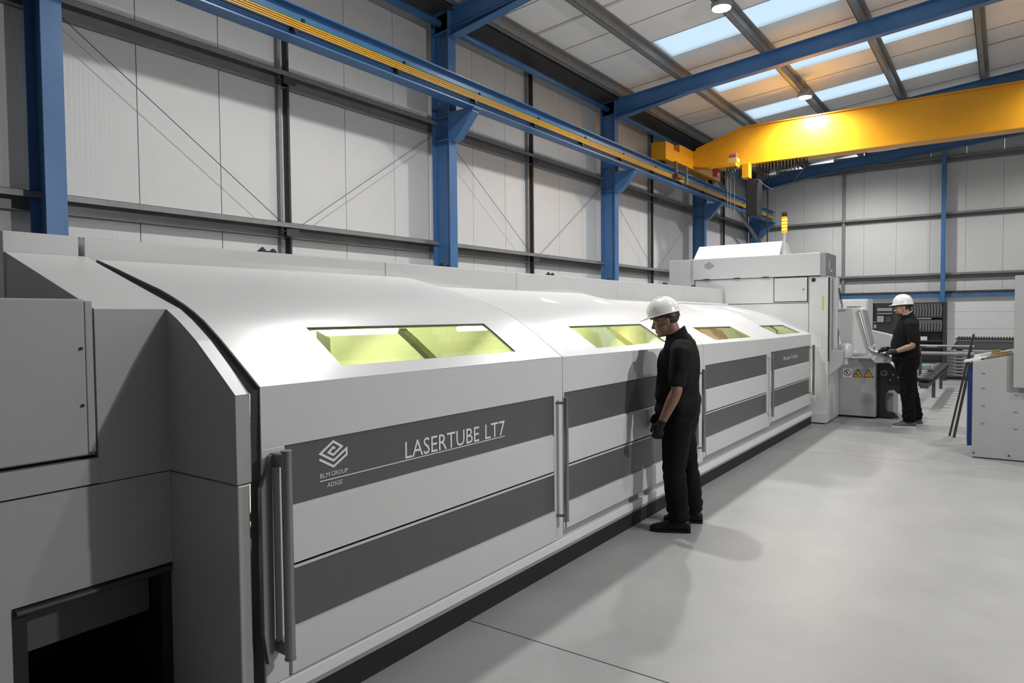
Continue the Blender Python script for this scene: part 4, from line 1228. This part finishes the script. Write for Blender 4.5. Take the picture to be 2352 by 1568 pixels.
def limb(mb, F, pts, n=14, caps=True):
    """pts: (f,s,u,rf,rs) elliptical sections, axis roughly along the chain; adds rounded ends"""
    P = [Vector(p[:3]) for p in pts]
    R = [(p[3], p[4] if len(p) > 4 else p[3]) for p in pts]
    rings = []
    def ring(c, d, ra, rb):
        d = d.normalized()
        a = Vector((1, 0, 0)) - d * d.x
        if a.length < 0.2:
            a = Vector((0, 0, 1)) - d * d.z
        a.normalize()
        b = d.cross(a).normalized()
        return [F(c + a * ra * math.cos(t) + b * rb * math.sin(t)) for t in [2 * math.pi * k / n for k in range(n)]]
    N = len(P)
    for i in range(N):
        if i == 0:
            d = P[1] - P[0]
        elif i == N - 1:
            d = P[i] - P[i - 1]
        else:
            d = (P[i + 1] - P[i]).normalized() + (P[i] - P[i - 1]).normalized()
        d.normalize()
        if i == 0 and caps:
            m_ = min(R[0])
            for t in (0.999, 0.8, 0.45):
                k = math.sqrt(max(1e-3, 1 - t * t))
                rings.append(ring(P[0] - d * m_ * t * 0.6, d, R[0][0] * k, R[0][1] * k))
        rings.append(ring(P[i], d, *R[i]))
        if i == N - 1 and caps:
            m_ = min(R[-1])
            for t in (0.45, 0.8, 0.999):
                k = math.sqrt(max(1e-3, 1 - t * t))
                rings.append(ring(P[-1] + d * m_ * t * 0.6, d, R[-1][0] * k, R[-1][1] * k))
    mb.loft(rings)

def blob(mb, F, c, r, rot=0.0, n=16, m=10):
    """ellipsoid in person frame, pitched by rot about the side axis"""
    rings = []
    cr_, sr_ = math.cos(rot), math.sin(rot)
    for i in range(1, m):
        t = math.pi * i / m
        row = []
        for k in range(n):
            a = 2 * math.pi * k / n
            x = r[0] * math.sin(t) * math.cos(a); y = r[1] * math.sin(t) * math.sin(a); z = r[2] * math.cos(t)
            row.append(F((c[0] + x * cr_ - z * sr_, c[1] + y, c[2] + x * sr_ + z * cr_)))
        rings.append(row)
    mb.loft(rings)

def put(name, me, m, parent, smooth=True, wr=None):
    xs = [v.co for v in me.vertices]
    c = Vector(((min(v.x for v in xs) + max(v.x for v in xs)) / 2, (min(v.y for v in xs) + max(v.y for v in xs)) / 2, min(v.z for v in xs)))
    if wr:
        me.update()
        nrm = [v.normal.copy() for v in me.vertices]
        for v, n_ in zip(me.vertices, nrm):
            v.co += n_ * wr(v.co)
    for v in me.vertices:
        v.co -= c
    me.materials.clear()
    me.materials.append(m)
    me.polygons.foreach_set('use_smooth', [smooth] * len(me.polygons))
    return link_mesh(name, me, c, parent)

M['skin1'] = mat('skin_shaded', (0.25, 0.135, 0.09), 0.5, var=0.06, scale=30)  # tone lowered, the shade on his face put into the skin colour
M['skin2'] = mat('skin_fair', (0.42, 0.25, 0.175), 0.5, var=0.06, scale=30)
M['shirt'] = mat('polo_black', (0.0075, 0.0075, 0.008), 0.85, spec=0.2, var=0.15, scale=20, bump=0.25, bscale=60)
M['trouser'] = mat('trouser_black', (0.0045, 0.0045, 0.005), 0.85, spec=0.2, var=0.15, scale=18, bump=0.25, bscale=50)
M['shoe'] = mat('shoe_black', (0.006, 0.006, 0.006), 0.5, spec=0.3)
M['shoeg'] = mat('trainer_grey', (0.13, 0.13, 0.13), 0.55, var=0.3, scale=25)
M['glove'] = mat('glove_black', (0.010, 0.010, 0.010), 0.6, spec=0.3, bump=0.2)
M['hat'] = mat('hard_hat_white', (0.80, 0.80, 0.80), 0.28, var=0.02)
M['hair'] = mat('hair_dark', (0.06, 0.038, 0.026), 0.7, bump=0.4, bscale=200)
M['eye'] = mat('eye_white', (0.35, 0.33, 0.31), 0.3)
M['lip'] = mat('lip', (0.30, 0.12, 0.10), 0.5)

def person(base, fwd, P, label, skin, shoe_m, beard=False):
    F = Frame(base, fwd)
    root = thing('person', F.b, label, 'person')
    # ---------------- body: head, neck, trunk core, arms, hands as one surface
    b = MB()
    hc, hp = P['head'], P['pitch']
    ch_, sh_ = math.cos(hp), math.sin(hp)
    def H(a, s_, c):   # head frame
        return (hc[0] + a * ch_ - c * sh_, hc[1] + s_, hc[2] + a * sh_ + c * ch_)
    def hb(c, r):
        blob(b, F, H(*c), r, hp)
    hb((-0.012, 0, 0.035), (0.098, 0.076, 0.088))
    hb((0.030, 0, -0.035), (0.064, 0.060, 0.078))
    hb((0.038, 0, -0.088), (0.050, 0.044, 0.028))
    hb((0.074, 0, -0.097), (0.018, 0.022, 0.018))
    hb((0.070, 0, 0.026), (0.026, 0.058, 0.018))
    for s_ in (-1, 1):
        hb((0.060, 0.036 * s_, -0.030), (0.028, 0.024, 0.026))
        hb((0.058, 0.040 * s_, 0.006), (0.022, 0.020, 0.014))
        hb((-0.012, 0.081 * s_, -0.006), (0.019, 0.009, 0.032))
        hb((-0.004, 0.080 * s_, -0.030), (0.009, 0.007, 0.012))
    limb(b, F, [(*H(0.086, 0, 0.020), 0.010), (*H(0.101, 0, -0.010), 0.010), (*H(0.112, 0, -0.030), 0.013)], 10)
    for s_ in (-1, 1):
        hb((0.095, 0.012 * s_, -0.036), (0.012, 0.008, 0.008))
    hb((0.088, 0, -0.060), (0.012, 0.024, 0.007))
    hb((0.085, 0, -0.073), (0.012, 0.022, 0.008))
    nb = P['neck']
    limb(b, F, [(*H(-0.028, 0, -0.045), 0.058, 0.054), ((nb[0] + H(-0.028, 0, -0.06)[0]) / 2, 0, (nb[2] + H(0, 0, -0.08)[2]) / 2, 0.058, 0.056), (*nb, 0.062, 0.064)])
    T = P['torso']
    limb(b, F, [(t[0], 0, t[1], t[2] * 0.80, t[3] * 0.80) for t in T if t[1] < nb[2] - 0.03][::-1])
    for sd in ('L', 'R'):
        sh, el, wr = P['sh' + sd], P['el' + sd], P['wr' + sd]
        mid = tuple((e + w) / 2 for e, w in zip(el, wr))
        q1 = tuple(e + (w - e) * 0.25 for e, w in zip(el, wr))
        limb(b, F, [(*sh, 0.055), (*[(s_ + e) / 2 for s_, e in zip(sh, el)], 0.050), (*el, 0.043), (*q1, 0.046), (*mid, 0.041), (*wr, 0.029, 0.033)])
        # hand: palm, four curled fingers and a thumb
        hd = Vector(P['hd' + sd]) - Vector(wr)
        L_ = hd.length
        d = hd.normalized()
        side = Vector(P['th' + sd]).normalized()       # towards the thumb
        side = (side - d * side.dot(d)).normalized()
        nrm = d.cross(side).normalized() * (1 if sd == 'L' else -1)   # palm side
        W_ = Vector(wr)
        pc = W_ + d * 0.052
        limb(b, F, [(*W_, 0.026, 0.031), (*(W_ + d * 0.030), 0.024, 0.036), (*(W_ + d * 0.070), 0.021, 0.040), (*(W_ + d * 0.092), 0.017, 0.040)], 12)
        for i, ln in enumerate((0.070, 0.080, 0.075, 0.058)):
            o = W_ + d * 0.088 + side * (0.030 - 0.020 * i)
            cu = P['curl' + sd]
            p1 = o + (d * math.cos(cu * 0.5) + nrm * math.sin(cu * 0.5)) * ln * 0.45
            p2 = p1 + (d * math.cos(cu * 1.3) + nrm * math.sin(cu * 1.3)) * ln * 0.32
            p3 = p2 + (d * math.cos(cu * 2.0) + nrm * math.sin(cu * 2.0)) * ln * 0.26
            limb(b, F, [(*(o - d * 0.02), 0.010), (*o, 0.0098), (*p1, 0.0092), (*p2, 0.0085), (*p3, 0.0072)], 8)
        t0 = W_ + d * 0.022 + side * 0.024
        t1 = t0 + (d * 0.6 + side * 0.55 + nrm * 0.35).normalized() * 0.038
        t2 = t1 + (d * 0.9 + side * 0.1 + nrm * 0.4).normalized() * 0.032
        t3 = t2 + (d * 0.9 - side * 0.1 + nrm * 0.4).normalized() * 0.022
        limb(b, F, [(*t0, 0.015), (*t1, 0.012), (*t2, 0.0105), (*t3, 0.008)], 8)
    for sd in ('L', 'R'):
        hp_, kn, an = P['hip' + sd], P['kn' + sd], P['an' + sd]
        limb(b, F, [(*hp_, 0.085), (*kn, 0.055), (*an, 0.042)])
    body = put('body', remesh(b, 0.0068, 2), skin, root)
    # ---------------- gloves
    for sd in ('L', 'R'):
        gmb = MB()
        wr = Vector(P['wr' + sd]); d = (Vector(P['hd' + sd]) - wr).normalized()
        side = Vector(P['th' + sd]); side = (side - d * side.dot(d)).normalized()
        nrm = d.cross(side).normalized() * (1 if sd == 'L' else -1)
        limb(gmb, F, [(*(wr - d * 0.012), 0.034, 0.040), (*(wr + d * 0.030), 0.028, 0.041), (*(wr + d * 0.070), 0.026, 0.046), (*(wr + d * 0.094), 0.022, 0.045)], 12)
        for i, ln in enumerate((0.070, 0.080, 0.075, 0.058)):
            o = wr + d * 0.088 + side * (0.031 - 0.0205 * i)
            cu = P['curl' + sd]
            p1 = o + (d * math.cos(cu * 0.5) + nrm * math.sin(cu * 0.5)) * ln * 0.45
            p2 = p1 + (d * math.cos(cu * 1.3) + nrm * math.sin(cu * 1.3)) * ln * 0.32
            p3 = p2 + (d * math.cos(cu * 2.0) + nrm * math.sin(cu * 2.0)) * ln * 0.27
            limb(gmb, F, [(*(o - d * 0.02), 0.0125), (*o, 0.0125), (*p1, 0.0118), (*p2, 0.0112), (*p3, 0.0098)], 8)
        t0 = wr + d * 0.022 + side * 0.024
        t1 = t0 + (d * 0.6 + side * 0.55 + nrm * 0.35).normalized() * 0.038
        t2 = t1 + (d * 0.9 + side * 0.1 + nrm * 0.4).normalized() * 0.032
        t3 = t2 + (d * 0.9 - side * 0.1 + nrm * 0.4).normalized() * 0.023
        limb(gmb, F, [(*t0, 0.0185), (*t1, 0.0150), (*t2, 0.0132), (*t3, 0.0105)], 8)
        put('glove', remesh(gmb, 0.005, 2), M['glove'], root)
    # ---------------- polo shirt
    s = MB()
    limb(s, F, [(t[0], 0, t[1], t[2], t[3]) for t in T], 28)
    for sd in ('L', 'R'):
        sh, el = Vector(P['sh' + sd]), Vector(P['el' + sd])
        k = P.get('sleeve', 0.80)
        en = sh + (el - sh) * k
        dirn = (el - sh).normalized()
        limb(s, F, [(sh[0], sh[1] * 0.72, sh[2] + 0.015, 0.085, 0.08), (*(sh + dirn * 0.02), 0.080, 0.078), (*(sh + dirn * 0.12), 0.072), (*(sh + (en - sh) * 0.85), 0.062), (*en, 0.060)], 16)
    seed = P.get('seed', 0)
    def wrs(p):
        q = p - F.b
        ff, ll, z = q.dot(F.f), q.dot(F.l), p.z
        a = 0.004 * math.sin(38 * ff + 21 * ll + 9 * z + seed) + 0.0045 * math.sin(26 * z - 24 * ff + 30 * ll + 2 * seed)
        a += 0.006 * math.exp(-((z - 1.02) / 0.09) ** 2) * math.sin(46 * z + 14 * ff + seed)
        return a
    put('polo_shirt', remesh(s, 0.010, 3), M['shirt'], root, wr=wrs)
    # collar
    c = MB()
    col = P['collar']
    rings = []
    for (dz, rr_) in ((-0.034, 1.22), (-0.004, 1.06), (0.030, 0.95), (0.034, 0.91), (0.028, 0.86), (-0.02, 0.90)):
        row = []
        for k in range(24):
            a = 2 * math.pi * k / 24
            fz = -0.055 * math.cos(a)
            row.append(F((col[0] + col[2] * rr_ * math.cos(a) + dz * 0.1, col[3] * rr_ * math.sin(a), col[1] + fz + dz)))
        rings.append(row)
    c.loft(rings, caps=False)
    c.build('collar', M['shirt'], root, smooth=True)
    if P.get('tee'):
        c2 = MB()
        rings = []
        for (dz, rr_) in ((0.012, 0.86), (0.042, 0.84), (0.042, 0.80), (0.012, 0.82)):
            rings.append([F((col[0] + col[2] * rr_ * math.cos(a), col[3] * rr_ * math.sin(a), col[1] - 0.050 * math.cos(a) + dz)) for a in [2 * math.pi * k / 24 for k in range(24)]])
        c2.loft(rings, caps=False)
        c2.build('undershirt', M['hat'], root, smooth=True)
    # ---------------- trousers
    t = MB()
    for w in (P['waist'],):
        limb(t, F, [(*w[0], w[1], w[2]), (w[0][0], 0, w[0][2] - 0.10, w[1] * 1.03, w[2] * 1.03), (w[0][0], 0, w[0][2] - 0.19, w[1] * 0.9, w[2] * 0.98)], 24)
    for sd in ('L', 'R'):
        hp_, kn, an = Vector(P['hip' + sd]), Vector(P['kn' + sd]), Vector(P['an' + sd])
        lr = P['legr']
        limb(t, F, [(*hp_, lr[0], lr[0] * 0.9), (*(hp_ + (kn - hp_) * 0.45), lr[1], lr[1] * 0.88), (*kn, lr[2], lr[2] * 0.92), (*(kn + (an - kn) * 0.5), lr[3], lr[3] * 0.95), (*an, lr[4], lr[4] * 0.95)], 18)
    def wrt(p):
        q = p - F.b
        ff, ll, z = q.dot(F.f), q.dot(F.l), p.z
        a = 0.0025 * math.sin(14 * z + 42 * ff + 27 * ll + seed) + 0.0025 * math.sin(40 * ff - 33 * ll + 9 * z)
        for zc, am in ((0.46, 0.0035), (0.15, 0.007), (0.78, 0.002)):
            a += am * math.exp(-((z - zc) / 0.10) ** 2) * math.sin(75 * z + 45 * ff + 24 * ll)
        return a
    put('trousers', remesh(t, 0.010, 3), M['trouser'], root, wr=wrt)
    # ---------------- shoes
    for sd in ('L', 'R'):
        an = P['an' + sd]; h0 = P['ft' + sd]
        k = MB()
        f0, l0 = h0
        def sec(ft, w, h, zc=0.0):
            return [F((f0 + ft, l0 + w * math.cos(a), max(0.004, zc + h * (0.5 + 0.5 * math.sin(a)) ))) for a in [2 * math.pi * i / 16 for i in range(16)]]
        k.loft([sec(0.0, 0.026, 0.07), sec(0.02, 0.036, 0.095), (sec(0.07, 0.040, 0.125)), sec(0.12, 0.042, 0.105), sec(0.17, 0.047, 0.085), sec(0.22, 0.049, 0.068), sec(0.265, 0.044, 0.058), sec(0.292, 0.034, 0.048), sec(0.306, 0.018, 0.035)])
        shoe_ob = put('shoe', remesh(k, 0.008, 2), shoe_m, root)
        so = MB()
        prof = [(0.0, 0.028), (0.02, 0.037), (0.07, 0.040), (0.14, 0.042), (0.20, 0.049), (0.25, 0.048), (0.285, 0.038), (0.308, 0.018)]
        pl = [(f0 + a, l0 + w) for a, w in prof] + [(f0 + a, l0 - w) for a, w in prof[::-1]]
        so.loft([[F((p[0], p[1], z)) for p in pl] for z in (0.0, 0.022)])
        so.build('sole', M['letter'] if shoe_m is M['shoeg'] else M['shoe'], shoe_ob)
    # ---------------- eyes, hair, lips
    for s_ in (-1, 1):
        e = MB(); blob(e, F, H(0.0795, 0.033 * s_, 0.004), (0.0095, 0.011, 0.0055), hp, 10, 6)
        e.build('eye', M['eye'], root, smooth=True)
        e = MB(); blob(e, F, H(0.0885, 0.033 * s_, 0.004), (0.0035, 0.005, 0.005), hp, 8, 6)
        e.build('pupil', M['black'], root, smooth=True)
        e = MB(); limb(e, F, [(*H(0.090, 0.016 * s_, 0.022), 0.004), (*H(0.086, 0.036 * s_, 0.026), 0.004), (*H(0.074, 0.052 * s_, 0.020), 0.003)], 6)
        e.build('eyebrow', M['hair'], root, smooth=True)
    hr = MB()
    blob(hr, F, H(-0.030, 0, 0.020), (0.082, 0.0775, 0.060), hp)
    put('hair', remesh(hr, 0.007, 2), M['hair'], root)
    if beard:
        bd = MB()
        blob(bd, F, H(0.045, 0, -0.082), (0.052, 0.052, 0.036), hp)
        blob(bd, F, H(0.085, 0, -0.050), (0.014, 0.026, 0.010), hp)
        put('beard', remesh(bd, 0.006, 2), M['hair'], root)
    # ---------------- hard hat
    hh = P['hat']            # centre f,u ; tilt ; length, width, height
    tl = hh[2]
    ct, st_ = math.cos(tl), math.sin(tl)
    def HT(a, s_, c):
        return F((hh[0] + a * ct - c * st_, s_, hh[1] + a * st_ + c * ct))
    A, B_, C_ = hh[3], hh[4], hh[5]
    shell = MB()
    rings = []
    for i in range(9):
        t_ = (i / 8.0) * math.pi / 2 * 0.985
        cz_ = C_ * math.sin(t_) ; k = math.cos(t_) ** 0.85
        row = []
        for j in range(36):
            a = 2 * math.pi * j / 36
            rg = 0.006 * max(0, math.cos(2 * a)) * math.sin(t_ * 1.0) if abs(math.sin(a)) < 0.18 else 0.0
            row.append(HT(A * k * math.cos(a), B_ * k * math.sin(a), cz_ + rg))
        rings.append(row)
    inner = [[HT(A * 0.965 * math.cos(a) * math.cos(t_) ** 0.85, B_ * 0.965 * math.sin(a) * math.cos(t_) ** 0.85, C_ * 0.965 * math.sin(t_)) for a in [2 * math.pi * j / 36 for j in range(36)]] for t_ in [(8 - i) / 8.0 * math.pi / 2 * 0.98 for i in range(9)]]
    shell.loft(rings, caps=False)
    hat = thing('hard_hat', HT(0, 0, 0), '', '')
    del hat['label'], hat['category']
    hat.parent = root; hat.matrix_parent_inverse = Matrix.Translation(-WL[root.name])
    top = rings[-1]
    shell.add(top, [tuple(range(36))])
    shell.loft(inner, caps=False)
    shell.build('shell', M['hat'], hat, smooth=True)
    br = MB()
    o_, i_ = [], []
    for j in range(36):
        a = 2 * math.pi * j / 36
        vis = max(0.0, math.cos(a)) ** 2.2
        ex = 0.010 + hh[6] * vis
        o_.append((A * math.cos(a) + ex * (1 if math.cos(a) > 0 else -1) * abs(math.cos(a)) ** 0.4, (B_ + 0.010) * math.sin(a), -0.012 * vis - 0.006))
        i_.append((A * 0.95 * math.cos(a), B_ * 0.95 * math.sin(a), 0.002))
    br.loft([[HT(*p) for p in i_], [HT(p[0], p[1], p[2] + 0.003) for p in o_], [HT(p[0], p[1], p[2] - 0.002) for p in o_], [HT(p[0], p[1], p[2] - 0.006) for p in i_]], caps=False)
    br.build('brim', M['hat'], hat, smooth=True)
    rd = MB()
    rd.tube([HT(A * 0.99 * math.cos(t_) , 0, C_ * 1.0 * math.sin(t_) + 0.002) for t_ in [0.25 + 2.64 * i / 14.0 for i in range(15)]], 0.007, 8)
    rd.build('ridge', M['hat'], hat, smooth=True)
    bn = MB()
    bn.loft([[HT(A * 0.90 * math.cos(a) - 0.004, B_ * 0.90 * math.sin(a), z_ - (0.022 * max(0, -math.cos(a)) if z_ < 0 else 0)) for a in [2 * math.pi * j / 28 for j in range(28)]] for z_ in (0.012, -0.026)], caps=False)
    bn.build('headband', M['black'], hat, smooth=True)
    return root

W1 = dict(
    head=(0.110, 0, 1.622), pitch=-0.24, neck=(0.018, 0, 1.470),
    torso=[(0.040, 1.505, 0.078, 0.086), (0.026, 1.478, 0.108, 0.130), (0.008, 1.440, 0.132, 0.178), (0.006, 1.38, 0.146, 0.195), (0.014, 1.30, 0.158, 0.205), (0.018, 1.20, 0.164, 0.200), (0.020, 1.08, 0.170, 0.194), (0.018, 0.98, 0.178, 0.200), (0.018, 0.925, 0.180, 0.202)],
    shL=(-0.005, 0.205, 1.400), elL=(0.035, 0.262, 1.095), wrL=(0.140, 0.245, 0.862), hdL=(0.172, 0.238, 0.76), thL=(1, 0.1, 0.2), curlL=0.75,
    shR=(-0.005, -0.205, 1.400), elR=(0.045, -0.262, 1.10), wrR=(0.150, -0.235, 0.868), hdR=(0.18, -0.225, 0.77), thR=(1, -0.1, 0.2), curlR=0.75,
    hipL=(0.018, 0.088, 0.88), knL=(0.050, 0.112, 0.47), anL=(0.014, 0.124, 0.115),
    hipR=(0.008, -0.088, 0.88), knR=(-0.052, -0.120, 0.47), anR=(-0.105, -0.145, 0.115),
    waist=((0.015, 0, 0.97), 0.150, 0.180), legr=(0.118, 0.108, 0.090, 0.086, 0.082),
    ftL=(-0.075, 0.124), ftR=(-0.178, -0.148), collar=(0.036, 1.500, 0.080, 0.080), sleeve=0.80, seed=1.0,
    hat=(0.126, 1.682, -0.235, 0.128, 0.106, 0.128, 0.052))
person((-2.07, 5.18), (-0.92, -0.39), W1, 'worker in black polo and white hard hat standing beside the hood doors', M['skin1'], M['shoe'])
W2 = dict(
    head=(0.120, 0, 1.740), pitch=-0.08, neck=(0.035, 0, 1.585),
    torso=[(0.066, 1.616, 0.080, 0.088), (0.060, 1.590, 0.110, 0.132), (0.052, 1.550, 0.135, 0.182), (0.055, 1.48, 0.150, 0.200), (0.066, 1.38, 0.170, 0.212), (0.076, 1.26, 0.186, 0.210), (0.084, 1.14, 0.196, 0.206), (0.072, 1.04, 0.190, 0.206), (0.064, 1.00, 0.184, 0.204)],
    shL=(0.040, 0.215, 1.505), elL=(0.020, 0.285, 1.195), wrL=(0.225, 0.250, 1.115), hdL=(0.325, 0.225, 1.098), thL=(0.2, -1, 0.4), curlL=0.55,
    shR=(0.050, -0.215, 1.505), elR=(0.060, -0.285, 1.205), wrR=(0.290, -0.235, 1.130), hdR=(0.39, -0.205, 1.110), thR=(0.2, 1, 0.4), curlR=0.55,
    hipL=(0.060, 0.095, 0.96), knL=(0.060, 0.115, 0.52), anL=(0.030, 0.13, 0.115),
    hipR=(0.055, -0.095, 0.96), knR=(-0.010, -0.13, 0.52), anR=(-0.090, -0.16, 0.115),
    waist=((0.062, 0, 1.05), 0.168, 0.188), legr=(0.125, 0.114, 0.096, 0.090, 0.086),
    ftL=(-0.055, 0.132), ftR=(-0.172, -0.165), collar=(0.064, 1.612, 0.082, 0.082), sleeve=0.82, tee=True, seed=4.0,
    hat=(0.118, 1.800, -0.04, 0.135, 0.110, 0.140, 0.040))
person((-1.12, 11.7), (-0.98, -0.2), W2, 'worker in black shirt and white hard hat standing at the operator console', M['skin2'], M['shoeg'], beard=True)
